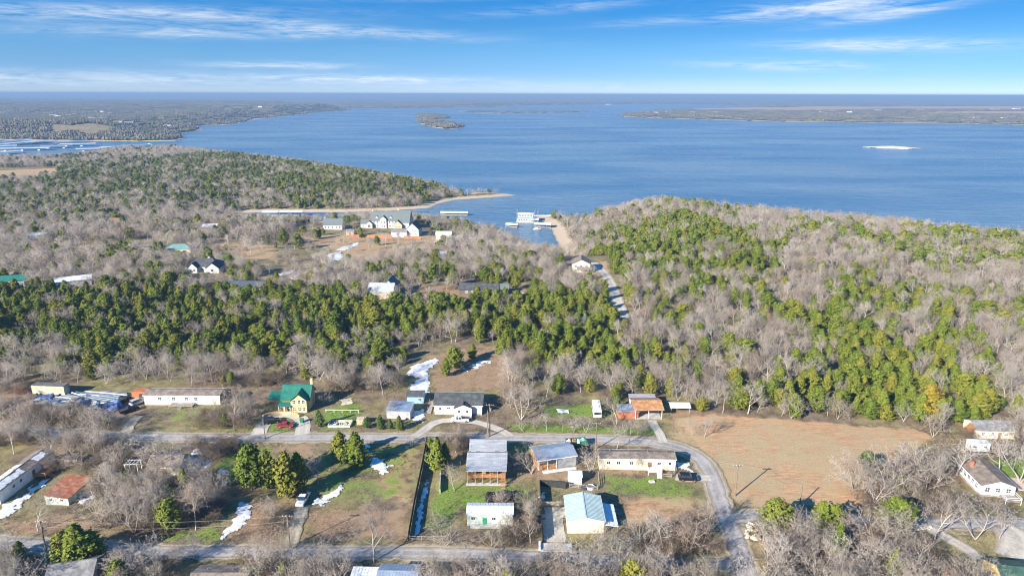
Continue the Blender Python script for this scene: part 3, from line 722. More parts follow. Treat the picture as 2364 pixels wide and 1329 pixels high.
def house(name, label, cat, px, py, yaw, w, d, h, anchor=None, dz=-.05, group=None, **kw):
    loc = site(px, py, dz); rz = math.radians(yaw)
    root = empty(name, loc, rz, label, cat, group)
    block(root, w, d, h, **kw); foot(loc, rz, w, d)
    if anchor: ANCHORS.append((anchor, loc[0], loc[1]))
    return root
def deck(root, w, d, h, off, mat, rail=True, posts=True, steps=None, rot=0.0, railm=None):
    railm = railm or mat
    o = part(MB().box((0, -d / 2, h), (w, d, .12)), 'deck_floor', mat, root, off, rot)
    zb = -h - (.0 if len(off) < 3 else off[2])
    n = max(2, int(w / 2.2) + 1)
    for i in range(n):
        x = -w / 2 + .08 + (w - .16) * i / (n - 1)
        me = cached(('dp', round(h, 2), mat.name, rail), lambda: MB().box((0, 0, (h + (.95 if rail else 0)) / 2), (.1, .1, h + (.95 if rail else 0))).data('post', railm))
        child(me, 'post', root, tf(off, rot, x, -d + .08, 0), rot)
    if rail:
        for zq in (h + .5, h + .95):
            part(MB().box((0, -d + .03, zq), (w, .06, .08)), 'rail', railm, root, off, rot)
            for s in (-1, 1): part(MB().box((s * (w / 2 - .03), -d / 2, zq), (.06, d - .12, .08)), 'rail', railm, root, off, rot)
    if steps is not None:
        ns = max(2, int(h / .18))
        for i in range(ns): part(MB().box((steps, -d - .15 - .28 * i, h - .1 - (h - .1) * (i + .5) / ns), (1.2, .3, .08)), 'step', mat, root, off, rot)
# ------------------------------------------------------------------ the near houses
def W_(face, us, z, w=.9, h=1.1): return [(face, u, z, w, h) for u in us]
r = house('yellow_house', 'yellow two-storey cottage with steep green metal roof and front gable', 'house', 684, 947, 1, 8.2, 7.0, 4.0, 'green-roofed yellow house', roof=('gx', 3.0, .5), wall=YELLOW, rmat=GREENR, ribs=.6, fascia=GREENR, doors=[('f', -3.2, 1.0, 2.1, BROWNW)], wins=W_('f', (-2.2,), 1.5) + W_('r', (-2, 2), 1.6))
block(r, 4.8, 4.6, 4.3, roof=('gy', 2.0, .4), wall=YELLOW, rmat=GREENR, off=(1.4, -1.6, 0), ribs=.6, wins=W_('f', (-1.4, .2, 1.5), 1.3, 1.0, 1.1) + W_('f', (-1.4, .2, 1.5), 3.7, 1.0, 1.2) + [])
part(MB().box((3.9, 5.2, 4.2), (.8, .8, 8.6)), 'chimney', YELLOW, r)
block(r, 3.6, 2.2, 2.4, roof=('shed', .5, .2), rmat=GREENR, off=(-2.9, -2.1, 0), open_=True, trim=TRIM, posts=(3, 2))
house('garden_pavilion', 'small open pavilion with green metal roof beside the yellow cottage', 'pavilion', 637, 940, 2, 4.4, 4.2, 2.6, roof=('shed', .9, .3), rmat=GREENR, open_=True, trim=BROWNW, ribs=.6)
r = house('brown_mobile_home', 'long beige mobile home with grey roof and white shutters beside the scrap yard', 'mobile home', 422, 934, 0, 23.8, 5.0, 3.0, 'long beige mobile home', base=.3, skirt=BEIGE, roof=('gx', .75, .3), wall=BEIGE, rmat=SHG_B, fascia=TRIM, wins=W_('f', (-7, -2.6, 1.4, 4.4), 1.8, 1.2, 1.1), doors=[('f', -.6, 1.0, 2.0, TRIM)])
for u in (-7, -2.6, 1.4, 4.4):
    for s in (-1, 1): part(MB().box((u + s * .82, -.03, 2.1), (.36, .05, 1.15)), 'shutter', TRIM, r)
for x in (-8, -3, 2, 7): part(MB().tube((x, 3.4, 3.6), (x, 3.4, 4.25), .09), 'vent_pipe', STEEL, r)
deck(r, 7.5, 2.6, .7, (.4, 0, 0), GREYTIM, steps=0)
part(MB().prism([(0, .2), (5.0, .2), (5.1, 3.2), (2.5, 4.0), (-.1, 3.2)], 11.95, 13.4, 'x'), 'end_tarp', TAR, r, label='black tarp hung over the end wall')
r = house('white_house', 'white single-storey house with dark shingle roof and small porch gable', 'house', 1058, 957, -1, 14.5, 8.6, 2.9, 'white house with dark shingles', base=.4, skirt=GREYW, roof=('gx', 1.9, .4), wall=M('offwhite_siding', (.68, .66, .60), .7, .08), rmat=SHG_D, fascia=TRIM, wins=W_('f', (-5.6,), 1.7, 1.0, 1.1) + W_('f', (-2.9,), 1.9, 1.3, .6) + W_('f', (3.4,), 1.8, 1.1, 1.0), doors=[('f', 1.2, 1.0, 2.0, BROWNW)])
block(r, 5.2, 2.0, 2.7, roof=('gy', 1.1, .3), wall=TRIM, rmat=SHG_D, off=(1.6, -1.6, .4), wins=W_('f', (-1.2, 1.2), 1.6, .9, 1.0))
deck(r, 4.6, 2.2, .7, (2.0, -1.65, 0), CEDARW, steps=.0, railm=TRIM)
block(r, 14.0, 2.6, 2.5, roof=('shed', -.4, .25), wall=WHITE, rmat=METAL, off=(0, 8.7, .3))
for x in (-4, 1, 5): part(MB().tube((x, 5.2, 4.5), (x, 5.2, 5.6), .1), 'vent_pipe', STEEL, r)
part(MB().box((7.9, 6.5, .6), (1.2, 1.2, 1.1)), 'air_conditioner', STEEL, r)
house('blue_shed', 'light blue shed with dark roof behind the snowy yard', 'shed', 959, 931, 0, 5.2, 4.0, 2.5, 'light blue shed', roof=('gx', 1.0, .25), wall=BLUEW, rmat=SHG_D, wins=W_('f', (1.4,), 1.4, 1.0, 1.1), doors=[('f', -1.2, .9, 2.0, BLUEW)])
house('grey_shed', 'low pale shed with grey sheet roof behind round green shrubs', 'shed', 920, 966, -4, 7.2, 5.2, 2.6, 'low grey-roofed shed', roof=('shed', .5, .3), wall=GREYW, rmat=METAL_B, ribs=.7, doors=[('f', 1.5, 1.4, 2.0, TRIM)])
r = empty('timber_walkway', site(990, 955), 0, 'straight timber walkway running back beside the white house', 'walkway')
for i in range(16): part(MB().box((0, .55 * i, .25), (1.3, .5, .08)), 'plank', GREYTIM, r)
for i in range(4):
    for s in (-1, 1): part(MB().box((s * .65, 2.6 * i + .3, .55), (.09, .09, 1.1)), 'post', GREYTIM, r)
# raised house with two sheet-metal roofs and orange decks
r = house('raised_cabin', 'raised cabin with two grey sheet-metal roofs and orange timber deck', 'house', 1124, 1104, -.5, 9.4, 6.0, 4.2, 'raised cabin with orange deck', roof=('gx', 1.3, .5), wall=BROWNW, rmat=METAL, ribs=.55, fascia=TRIM, base=0, wins=W_('f', (-3, 0, 3), 3.1, 1.4, 1.2) + W_('r', (0,), 3.0))
block(r, 9.0, 5.4, 3.7, roof=('gx', 1.3, .5), wall=WHITE, rmat=METAL, ribs=.55, off=(-.1, 8.4, 0), wins=W_('f', (-2.5, 2.5), 3.0, 1.4, .9), doors=[('f', 0, 1.1, 2.1, DTRIM)])
o = part(MB().box((0, -1.3, 1.95), (9.6, 2.6, .18)), 'deck_floor', CEDARW, r)
for i in range(6): part(MB().box((-4.7 + 1.88 * i, -2.52, 1.95), (.16, .16, 3.9)), 'post', GREYTIM, r)
for z in (2.3, 2.6, 2.95): part(MB().box((0, -2.56, z), (9.5, .07, .14)), 'rail', CEDARW, r)
for s in (-1, 1):
    for z in (2.4, 2.95): part(MB().box((s * 4.75, -1.3, z), (.07, 2.4, .12)), 'rail', CEDARW, r)
part(MB().prism([(-3.0, 3.85), (.1, 4.28), (.1, 4.40), (-3.0, 3.97)], -5.1, 5.1, 'x'), 'porch_roof', METAL, r)
part(MB().box((0, -2.7, .06), (10.2, 1.2, .12)), 'concrete_slab', CONCR, r)
for i in range(7): part(MB().box((4.2, -2.9 - .26 * i, 1.85 - .27 * i), (1.2, .3, .08)), 'step', CEDARW, r)
for x, c in ((-3, DTRIM), (-.5, CEDARW), (2.2, DTRIM)): part(MB().box((x, -1.2, 2.45), (.9, .8, .8)), 'deck_chair', c, r)
house('metal_workshop', 'grey sheet-metal workshop set askew with orange boarded front', 'workshop', 1286, 1079, 15, 10.4, 7.0, 3.0, 'askew metal workshop', roof=('gx', .9, .4), wall=METAL, rmat=METAL_B, ribs=.55, fascia=TRIM)
_w = bpy.data.objects['metal_workshop']
part(MB().box((-2.6, -.03, .75), (4.8, .06, 1.5)), 'boarded_front', CEDARW, _w); part(MB().box((-2.6, -.025, 2.1), (4.8, .05, 1.2)), 'bay_shade_panel', DTRIM, _w); part(MB().box((-5.23, 3.5, 1.2), (.06, 6.8, 2.4)), 'boarded_end', CEDARW, _w)  # thin dark panel paints the shade of an open bay; wall behind is solid
for _x in (-5.0, -2.6, -.2): part(MB().box((_x, -.08, 1.5), (.14, .14, 3.0)), 'post', TRIM, _w)
r = empty('entrance_ramp', site(1290, 1083), math.radians(15), 'white concrete strip along the front of the askew workshop', 'ramp')
part(MB().box((0, -.4, .1), (9.0, 1.3, .2)), 'slab', CONCR, r); part(MB().box((0, -1.0, .3), (9.0, .12, .5)), 'kerb', TRIM, r)
house('garden_shed', 'small white garden shed with pale roof inside the fenced yard', 'shed', 1328, 1117, 0, 3.3, 3.0, 2.1, 'small white garden shed', roof=('gx', .55, .15), wall=WHITE, rmat=METAL_W, doors=[('f', 0, 1.3, 1.8, TRIM)])
r = house('cream_mobile_home', 'long cream mobile home with dark roof and white front porch', 'mobile home', 1471, 1084, -1.2, 19.8, 4.6, 2.9, 'long cream mobile home', base=.35, skirt=CREAM, roof=('gx', .6, .22), wall=CREAM, rmat=SHG_B, wins=W_('f', (-7.6, -5, -1.6, 5.6), 1.7, 1.1, 1.0) + W_('f', (8.4,), 1.7, .8, .9), doors=[('f', 3.2, 1.0, 2.0, BROWNW)], fascia=TRIM)
deck(r, 3.6, 2.6, .9, (4.2, 0, 0), TRIM, steps=1.0)
for x in (-7, -2, 3, 8): part(MB().tube((x, 3.0, 3.5), (x, 3.0, 4.2), .08), 'vent_pipe', STEEL, r)
r = house('metal_barn', 'big metal barn with pale green roof and cream gable wall', 'barn', 1352, 1230, -.5, 8.2, 9.8, 3.2, 'pale green metal barn', roof=('gy', .9, .25), wall=M('cream_sheet', (.60, .56, .43), .6, .1, .8), rmat=METAL_G, ribs=.5, fascia=TRIM)
block(r, 2.8, 8.4, 2.0, roof=('shx', -.35, .1), rmat=METAL_W, off=(5.8, .2, 0), open_=True, posts=(2, 4), trim=STEEL)
r = house('green_mobile_home', 'short pale green mobile home with white metal roof', 'mobile home', 1131, 1213, -.6, 10.4, 4.2, 2.8, 'short pale green mobile home', base=.3, skirt=GREYW, roof=('gx', .55, .2), wall=PALEGRN, rmat=METAL_W, ribs=.6, wins=W_('f', (-3.8, .9), 1.7, 1.0, .9), doors=[('f', -1.2, .9, 1.9, M('green_door', (.05, .35, .18), .5))])
deck(r, 8.4, 1.3, .35, (-.2, 0, 0), CONCR, rail=False)
# carport, small barns, coach
r = house('brick_carport', 'open carport with orange-brown roof at the end of its driveway', 'carport', 1497, 967, 1, 8.2, 8.0, 3.2, 'orange-roofed carport', roof=('gx', 1.1, .5), rmat=ORANGE, open_=True, trim=TRIM, posts=(3, 3))
block(r, 8.0, 2.4, 3.0, roof=('shed', .3, .2), wall=WHITE, rmat=METAL, off=(-.2, 8.2, 0))
block(r, 6.0, 3.4, 2.3, roof=('shed', .6, .3), wall=REDW, rmat=METAL, off=(-6.0, .6, 0), ribs=.6)
part(MB().box((0, 4, .07), (8.0, 7.8, .14)), 'floor_slab', CONCR, r)
house('picnic_shelter', 'low open shelter with pale sheet roof beside the wood', 'shelter', 1570, 956, -2, 5.8, 3.8, 2.3, 'low open shelter', roof=('gx', .6, .3), rmat=M('cream_metal', (.58, .52, .42), .5, .1), open_=True, trim=GREYTIM, ribs=.5)
# left side
r = house('white_mobile_home', 'long white mobile home with snow lying on its grey roof', 'mobile home', 68, 1112, 89, 19.5, 4.6, 2.9, 'snowy white mobile home', base=.35, skirt=WHITE, roof=('gx', .6, .2), wall=WHITE, rmat=SHG_B, wins=W_('f', (-5, -2.5, 5, 8.0), 1.7, .9, 1.0), doors=[('f', 2.0, 1.0, 2.0, BROWNW)], snow=[(-1, .04, .5, .12, .9), (-1, .72, .92, .1, .85), (1, .05, .6, .1, .9)])
deck(r, 4.2, 3.4, .9, (3.4, 0, 0), CEDARW, steps=-.8)
house('garden_hut', 'tiny white hut with dark lean-to roof among the leafless trees', 'shed', 165, 1074, 12, 3.0, 2.8, 2.1, 'tiny white hut', roof=('shx', -.5, .2), wall=WHITE, rmat=SHG_D, doors=[('f', 0, .8, 1.7, GREYW)])
house('rusty_shed', 'low shed with rusty red sheet roof near the snowy mobile home', 'shed', 133, 1165, -2, 5.6, 9.0, 2.6, 'rusty red roofed shed', roof=('shx', -.7, .3), wall=PALEGRN, rmat=REDW, wins=W_('f', (-1.3, 1.3), 1.4, .9, .8))
house('cream_cottage', 'cream cottage with brown roof half hidden by a broad leafless tree', 'house', 380, 1097, 1, 8.0, 6.0, 2.8, 'cream cottage', roof=('gx', 1.4, .4), wall=CREAM, rmat=SHG_B, wins=W_('f', (-2.6, 2.5), 1.5) + W_('r', (0,), 1.5), doors=[('f', .2, .9, 2.0, BROWNW)], snow=[(1, .1, .9, .3, .9)])
r = empty('pergola', site(305, 1092), math.radians(4), 'bare white timber pergola frame beside the cream cottage', 'pergola')
for x in (-1.5, 1.5):
    for y in (0, 2.2): part(MB().box((x, y, 1.25), (.14, .14, 2.5)), 'post', TRIM, r)
for y in (0, 2.2): part(MB().box((0, y, 2.6), (3.5, .12, .18)), 'beam', TRIM, r)
for x in (-1.3, -.45, .45, 1.3): part(MB().box((x, 1.1, 2.74), (.08, 2.8, .1)), 'rafter', TRIM, r)
r = empty('wood_stack', site(330, 1108), 0, 'snow-dusted low frame of boards in front of the cream cottage', 'wood stack')
for i in range(6): part(MB().box((0, .45 * i, .2 + .1 * (i % 2)), (3.0, .3, .12)), 'board', TRIM if i % 2 else SNOW, r)
# bottom row
house('dark_gable_house', 'gabled roof of dark grey shingles at the bottom edge below the big cedar', 'house', 160, 1372, 14, 8.0, 8.0, 2.6, 'dark gabled house', roof=('gx', 1.9, .4), wall=GREYW, rmat=SHG_G, wins=W_('f', (-2, 2), 1.5))
r = house('grey_bungalow', 'grey shingled bungalow roof at the bottom edge beside the lower road', 'house', 496, 1388, 0, 10.5, 7.0, 2.6, 'grey shingled bungalow', roof=('gx', 1.1, .5), wall=TANW, rmat=SHG_B, wins=W_('f', (-3, 3), 1.5))
for x in (-3, 2, 4.5): part(MB().tube((x, 5.0, 3.0), (x, 5.0, 3.9), .12), 'vent_pipe', STEEL, r)
house('white_box_house', 'pale sheet-roofed building with white end wall below the lower road', 'building', 914, 1384, -2, 7.8, 6.0, 3.4, 'pale sheet-roofed building', roof=('gx', .8, .2), wall=WHITE, rmat=METAL_B, ribs=.6, wins=W_('r', (-1, 1.5), 1.8))
house('low_metal_shed', 'low white-roofed shed joined by trees beside the pale building', 'shed', 838, 1372, -2, 5.4, 4.4, 2.4, roof=('shed', .4, .2), wall=WHITE, rmat=METAL_W, ribs=.6)
house('green_roof_house', 'house with broad green roof and yellow gable at the bottom corner', 'house', 2388, 1402, -8, 9.5, 10.0, 3.0, 'green-roofed corner house', roof=('gx', 2.2, .5), wall=YELLOW, rmat=M('dark_green_roof', (.05, .105, .078), .6, .2, .6), ribs=.6, wins=W_('l', (-2.5, 2), 1.7))
# right side
r = house('white_bungalow', 'white bungalow with brown shingle roof and railed deck under bare trees', 'house', 2300, 1147, -7, 7.8, 11.0, 2.9, 'white bungalow', base=.3, skirt=GREYTIM, roof=('gy', 1.3, .45), wall=WHITE, rmat=SHG_B, fascia=TRIM, wins=W_('f', (-2.4, 0, 2.4), 1.7, 1.2, 1.3) + W_('l', (-3.6, -1.8, 0, 1.8, 3.6), 1.7, 1.2, 1.3))
deck(r, 3.6, 3.0, .9, (2.2, 0, 0), GREYTIM, steps=None, railm=TRIM)
part(MB().box((-2.5, 8.0, 4.0), (.8, .8, 2.6)), 'chimney', M('red_brick', (.35, .15, .1), .9), r)
house('grey_cottage', 'pale grey roofed cottage behind the rust brown oak', 'house', 2296, 1012, -3, 10.5, 6.5, 2.7, 'pale grey roofed cottage', roof=('gx', 1.4, .4), wall=CREAM, rmat=SHG_G, wins=W_('f', (-3.4, -.8, 3), 1.5), doors=[('f', 1.2, .9, 2.0, BROWNW)])
house('camper_trailer', 'small white camping trailer parked behind the white bungalow', 'trailer', 2261, 1045, -4, 5.0, 2.4, 2.3, 'white camping trailer', base=.5, roof=('flat', 0, .06), wall=WHITE, rmat=METAL_W, wins=W_('f', (-1.5, 1.2), 1.4, 1.1, .7), doors=[('f', -.1, .7, 1.7, TRIM)])
part(MB().box((0, 0, .06), (4.5, 6.0, .12)), 'concrete_slab', M('pink_concrete', (.5, .38, .31), .9), empty('patio', site(2355, 1118), math.radians(-20), 'pinkish concrete patio slab beside the white bungalow', 'patio'))
# ------------------------------------------------------------------ houses among the trees towards the cove
MIDW = M('greyish_white_siding', (.56, .55, .53), .75, .12, .6)
MARW = M('weathered_white_roof', (.50, .52, .55), .5, .15, .05)
loc = site(886, 526); r = empty('big_lake_house', loc, math.radians(-2), 'large white lake house with green-grey roofs, dormers and several gables', 'house'); ANCHORS.append(('large white lake house', loc[0], loc[1]))
block(r, 20, 11, 6.0, roof=('gx', 6.0, .4), wall=MIDW, rmat=SHG_GR, wins=W_('f', (-7.5, -5, 5, 7.5), 4.6, 1.2, 1.6) + W_('f', (-7.5, -5, 5, 7.5), 1.6, 1.3, 1.8) + W_('f', (-1, 1), 4.6, 1.0, 1.6), doors=[('f', 0, 1.6, 2.4, DTRIM)])
block(r, 5.0, 4.0, 7.2, roof=('gy', 2.2, .3), wall=MIDW, rmat=SHG_GR, off=(0, -1.2, 0), wins=W_('f', (-1, 1), 4.7, 1.0, 1.7) + W_('f', (-1, 1), 1.7, 1.0, 1.9))
for x in (-5.6, 5.6): block(r, 2.2, 3.6, 1.6, roof=('gy', 1.2, .2), wall=MIDW, rmat=SHG_GR, off=(x, 1.4, 6.4), wins=W_('f', (0,), 1.0, 1.0, 1.1))
block(r, 9.5, 8.0, 3.6, roof=('gx', 2.6, .4), wall=MIDW, rmat=SHG_GR, off=(-13.5, -1.0, 0), wins=W_('f', (-2.4,), 1.7, 1.2, 1.4))
block(r, 5.0, 4.0, 3.7, roof=('gy', 2.2, .3), wall=M('stone_wall', (.46, .43, .38), .9, .2), rmat=SHG_GR, off=(-11.0, -2.6, 0), wins=W_('f', (0,), 1.9, 2.2, 2.0))
block(r, 11.0, 16.0, 5.0, roof=('gx', 8.0, .4), wall=MIDW, rmat=SHG_GR, off=(15.2, -2.0, 0), wins=W_('r', (-3, 3), 2.2, 1.2, 1.6))
block(r, 7.0, 4.0, 3.6, roof=('gy', 3.0, .3), wall=TANW, rmat=SHG_GR, off=(12.0, -4.6, 0), wins=W_('f', (-1.2, 1.2), 1.8, 1.1, 1.5))
for x, y, hh in ((-9.5, 6, 13.5), (10.2, 10, 14)): part(MB().box((x, y, hh / 2), (1.2, 1.2, hh)), 'chimney', YELLOW, r)
foot(loc, 0, 42, 20)
MID = [
 ('white_gable_house', 'tall pale green gabled barn beside the large lake house', 'barn', 952, 546, -4, 9.5, 14, 5.6, dict(roof=('gy', 4.4, .4), wall=PALEGRN, rmat=SHG_D, wins=W_('f', (-2.5, 2.5), 2.0, 1.0, 1.2) + W_('f', (0,), 5.0, 1.0, 1.2))),
 ('garage', 'white garage with shallow grey roof in front of the large lake house', 'garage', 921, 547, -2, 11.5, 8, 3.6, dict(roof=('gx', 1.8, .3), wall=MIDW, rmat=SHG_G, doors=[('f', -2.5, 3.2, 2.5, TRIM), ('f', 2.2, 3.2, 2.5, TRIM)])),
 ('green_metal_barn', 'pale green metal barn with white roof in the meadow', 'barn', 1024, 555, -1, 11.5, 8, 4.6, dict(roof=('gx', 1.4, .2), wall=M('sage_sheet', (.42, .50, .38), .6, .1), rmat=METAL_W, doors=[('f', -2, 3.6, 3.4, TRIM)])),
 ('grey_roof_house', 'white house with broad grey-green roof near the boat docks', 'house', 768, 530, 0, 15, 10, 3.8, dict(roof=('gx', 4.2, .4), wall=MIDW, rmat=SHG_GR, wins=W_('f', (-5.5, -3, 0, 3, 5.5), 1.9, 1.1, 1.5))),
 ('pump_house', 'small tan shed with grey roof beside the grey-green roofed house', 'shed', 808, 543, 0, 6, 5, 2.8, dict(roof=('gx', 1.2, .2), wall=TANW, rmat=SHG_G, doors=[('f', 0, 1.2, 2.0, BROWNW)])),
 ('black_roof_house', 'white house with rambling black roofs among bare trees', 'house', 468, 628, 4, 18, 11, 3.2, dict(roof=('hip', 3.6, .5), wall=MIDW, rmat=SHG_D, wins=W_('f', (-6, -3, 0, 3), 1.7, 1.3, 1.5))),
 ('teal_roof_house', 'low house with faded teal roof among the leafless trees', 'house', 410, 586, 6, 16, 9, 3.0, dict(roof=('hip', 2.6, .5), wall=CREAM, rmat=M('faded_teal_roof', (.14, .27, .25), .6, .2), wins=W_('f', (-4, 0, 4), 1.6, 1.3, 1.3))),
 ('flat_roof_house', 'long low house with white flat roof at the edge of the cedars', 'house', 170, 661, 30, 16, 8, 3.0, dict(roof=('shed', .5, .4), wall=GREYW, rmat=METAL_W, wins=W_('f', (-6, -2, 2, 6), 1.6, 1.3, 1.2))),
 ('green_barn', 'tan barn with bright green roof at the edge of the cedars', 'barn', 26, 664, 14, 12, 8, 3.6, dict(roof=('gx', 1.8, .4), wall=CREAM, rmat=GREENR, wins=W_('f', (-3, 3), 1.8, 1.2, 1.2), doors=[('f', 0, 2.6, 2.8, BROWNW)])),
 ('brown_roof_shed', 'brown roofed outbuilding behind the bright green roofed barn', 'shed', 10, 648, 10, 8, 5, 2.8, dict(roof=('gx', 1.2, .3), wall=TANW, rmat=SHG_B)),
 ('small_white_shed', 'small grey-white shed in front of the bright green roofed barn', 'shed', 36, 671, 20, 5, 4, 2.4, dict(roof=('shed', .4, .2), wall=GREYW, rmat=METAL_B)),
 ('navy_roof_house', 'long dark blue roofed house half buried in cedars', 'house', 560, 676, -2, 21, 8, 3.0, dict(roof=('gx', 2.0, .4), wall=GREYW, rmat=M('navy_shingles', (.07, .08, .11), .8, .2), wins=W_('f', (-6, -2, 2, 6), 1.6))),
 ('slate_roof_house', 'house with pale slate roof and blue gable rising from the cedars', 'house', 878, 690, -4, 12, 9, 3.4, dict(roof=('gx', 3.4, .4), wall=TANW, rmat=M('pale_slate_roof', (.34, .36, .36), .85, .15), wins=W_('f', (-3, 3), 1.7))),
 ('ranch_house', 'long low dark ranch house in a reddish clearing', 'house', 1105, 681, -3, 19, 9, 2.9, dict(roof=('gx', 1.8, .5), wall=M('dark_brown_wall', (.13, .10, .085), .8, .2), rmat=SHG_D, wins=W_('f', (-6, -3, 0, 6), 1.5, 1.3, 1.2))),
 ('ranch_garage', 'dark garage with grey-green roof beside the long ranch house', 'garage', 1152, 680, -3, 9, 7, 2.9, dict(roof=('gx', 1.6, .4), wall=M('dark_brown_wall', (.13, .10, .085), .8, .2), rmat=SHG_GR, doors=[('f', 0, 3.2, 2.3, DTRIM)])),
 ('tan_house', 'tan two-storey house with brown roof at the head of the lane', 'house', 1341, 629, -6, 10, 10, 5.0, dict(roof=('gy', 2.4, .5), wall=CREAM, rmat=SHG_B, wins=W_('f', (-3, 0, 3), 3.6, 1.4, 1.3) + W_('f', (-3, 3), 1.4, 1.4, 1.3))),
 ('red_roof_house', 'house with reddish brown roof deep in the bare wood', 'house', 264, 522, -6, 13, 8, 3.2, dict(roof=('gx', 2.6, .4), wall=TANW, rmat=M('red_brown_shingles', (.25, .14, .10), .9, .2), wins=W_('f', (-3, 3), 1.6))),
 ('white_roof_shed', 'long shed with white roof deep in the bare wood', 'shed', 78, 553, 14, 13, 7, 3.0, dict(roof=('shed', .6, .3), wall=GREYW, rmat=METAL_W)),
 ('carport_shed', 'open carport with white roof among the bare trees', 'carport', 482, 534, 12, 11, 8, 3.4, dict(roof=('shed', .9, .3), rmat=METAL_W, open_=True, trim=DTRIM)),
 ('white_trailer', 'white trailer glimpsed between bare trees beside the gravel lane', 'trailer', 138, 586, 8, 6, 3, 2.6, dict(roof=('flat', 0, .1), wall=MIDW, rmat=METAL_W, wins=W_('f', (0,), 1.4, 1.2, .8))),
 ('cream_trailer', 'cream trailer glimpsed beside the teal roofed house', 'trailer', 334, 584, 0, 7, 3.4, 2.7, dict(roof=('flat', 0, .1), wall=CREAM, rmat=METAL_W, wins=W_('f', (-1,), 1.4, 1.2, .8))),
 ('boat_shed', 'small white roofed hut on the bare slope above the cove', 'shed', 1095, 560, 6, 8, 5, 2.6, dict(roof=('shed', .5, .2), wall=MIDW, rmat=METAL_W)),
 ('blue_shed_far', 'grey-blue roofed cabin hidden in the bare wood behind the cedars', 'cabin', 1015, 600, 4, 9, 6, 2.9, dict(roof=('gx', 1.8, .3), wall=GREYW, rmat=METAL_B, wins=W_('f', (-2, 2), 1.5))),
]
for nm, lab, cat, px, py, yaw, w, d, h, kw in MID:
    nm = {'blue_shed_far': 'cabin'}.get(nm, nm)
    R_ = house(nm, lab, cat, px, py, yaw, w, d, h, ' '.join(lab.split(' with ')[0].split()[:4]) if ' with ' in lab else None, **kw)
    if nm == 'black_roof_house':
        block(R_, 7, 8, 3.2, roof=('gy', 2.8, .4), wall=MIDW, rmat=SHG_D, off=(6.5, -3.6, 0), wins=W_('f', (0,), 1.8, 1.6, 1.5))
        block(R_, 5, 5, 3.2, roof=('gy', 2.4, .3), wall=MIDW, rmat=SHG_D, off=(-4.5, -2.4, 0), wins=W_('f', (-1, 1), 1.8, 1.1, 1.6))
        part(MB().box((2, 6, 4.2), (1, 1, 6.0)), 'chimney', WHITE, R_)
    if nm == 'slate_roof_house':
        block(R_, 6.5, 9, 5.0, roof=('gy', 3.2, .4), wall=BLUEW, rmat=SHG_GR, off=(3.0, 4.6, 0), wins=W_('f', (0,), 4.2, 1.2, 1.2))
    if nm == 'grey_roof_house': part(MB().box((-7.0, 6, 5.0), (1.1, 1.1, 8.0)), 'chimney', TANW, R_)
    if nm == 'tan_house':
        block(R_, 6, 3.0, 2.6, roof=('shed', .6, .3), rmat=SHG_B, off=(1.0, -3.2, 0), open_=True, trim=TRIM, posts=(3, 2))
# keep the view onto these roofs open
for px0, py0, px1, py1 in ((835,527,972,552),(745,530,792,541),(1006,555,1042,562),(420,630,535,656),(128,662,215,682),(0,664,50,676),(850,691,915,712),(1060,681,1176,694),(1322,630,1362,640),(380,587,440,600),(520,676,602,682)):
    NOTREES.append(GP([(px0, py0), (px1, py0), (px1, py1), (px0, py1)]))
# ------------------------------------------------------------------ on the water
DOCKF = M('dock_planks', (.42, .38, .32), .9, .2)
TURQ = M('turquoise_siding', (.10, .42, .55), .6, .1)
def wsite(px, py): p = P(px, py, WATER); return np.array([p[0], p[1], WATER])
loc = wsite(1213, 514); r = empty('floating_house', loc, math.radians(-4), 'two-storey floating house with white upper floor and turquoise lower band', 'boathouse'); ANCHORS.append(('floating house', *loc[:2]))
part(MB().box((0, 7, .3), (18, 15, .8)), 'pontoon_deck', DOCKF, r)
block(r, 15, 11, 3.2, roof=('flat', 0, .3), wall=TRIM, rmat=TRIM, off=(0, 1.2, .7), wins=W_('f', (-6, -3.6, -1.2, 1.2, 3.6, 6), 1.6, 1.7, 1.8), doors=[('f', 7.0, .8, 2.1, DTRIM)])
part(MB().box((0, .75, 4.35), (16, .8, .9)), 'turquoise_band', TURQ, r); part(MB().box((-7.9, 6, 4.35), (.3, 10, .9)), 'turquoise_band', TURQ, r)
block(r, 14, 10, 3.2, roof=('hip', 1.2, .9), wall=WHITE, rmat=METAL_W, off=(0, 1.8, 4.3), wins=W_('f', (-5.2, -2.6, 0, 2.6, 5.2), 1.7, 1.7, 1.5) + W_('r', (-2, 2), 1.7, 1.7, 1.5))
for x in (-8.6, 8.6, 11.5):
    for y in (.5, 13.5): part(MB().tube((x, y, -2), (x, y, 11.5), .14), 'mooring_pile', STEEL, r)
def dock(label, px, py, yaw, w, d, h, mat, roof=True, cat='dock', np_=(5, 2), group=None):
    loc = wsite(px, py); r = empty('covered_dock' if roof else 'boat_dock', loc, math.radians(yaw), label, cat, group)
    part(MB().box((0, d / 2, .35), (w, d * .25, .5)), 'deck', DOCKF, r)
    for s in (-1, 1): part(MB().box((s * (w / 2 - .5), d / 2, .352), (1.0, d, .5)), 'deck_finger', DOCKF, r)
    if roof: block(r, w, d, h, roof=('gx', .9, .3), rmat=mat, off=(0, 0, .4), open_=True, trim=STEEL, posts=np_)
    return r
dock('white roofed boat dock moored in front of the floating house', 1252, 527, -8, 15, 9, 3.0, METAL_W)
dock('small white dock between the floating house and the sandy bank', 1232, 514, -8, 9, 5, 2.4, METAL_W)
dock('low white roof afloat beside the cove bank', 1180, 525, -18, 11, 6, 2.0, METAL_W)
dock('larger white covered dock at the head of the cove', 671, 499, 0, 22, 9, 3.6, METAL_W)
dock('smaller white covered dock at the head of the cove', 623, 498, 2, 15, 8, 2.8, METAL_W)
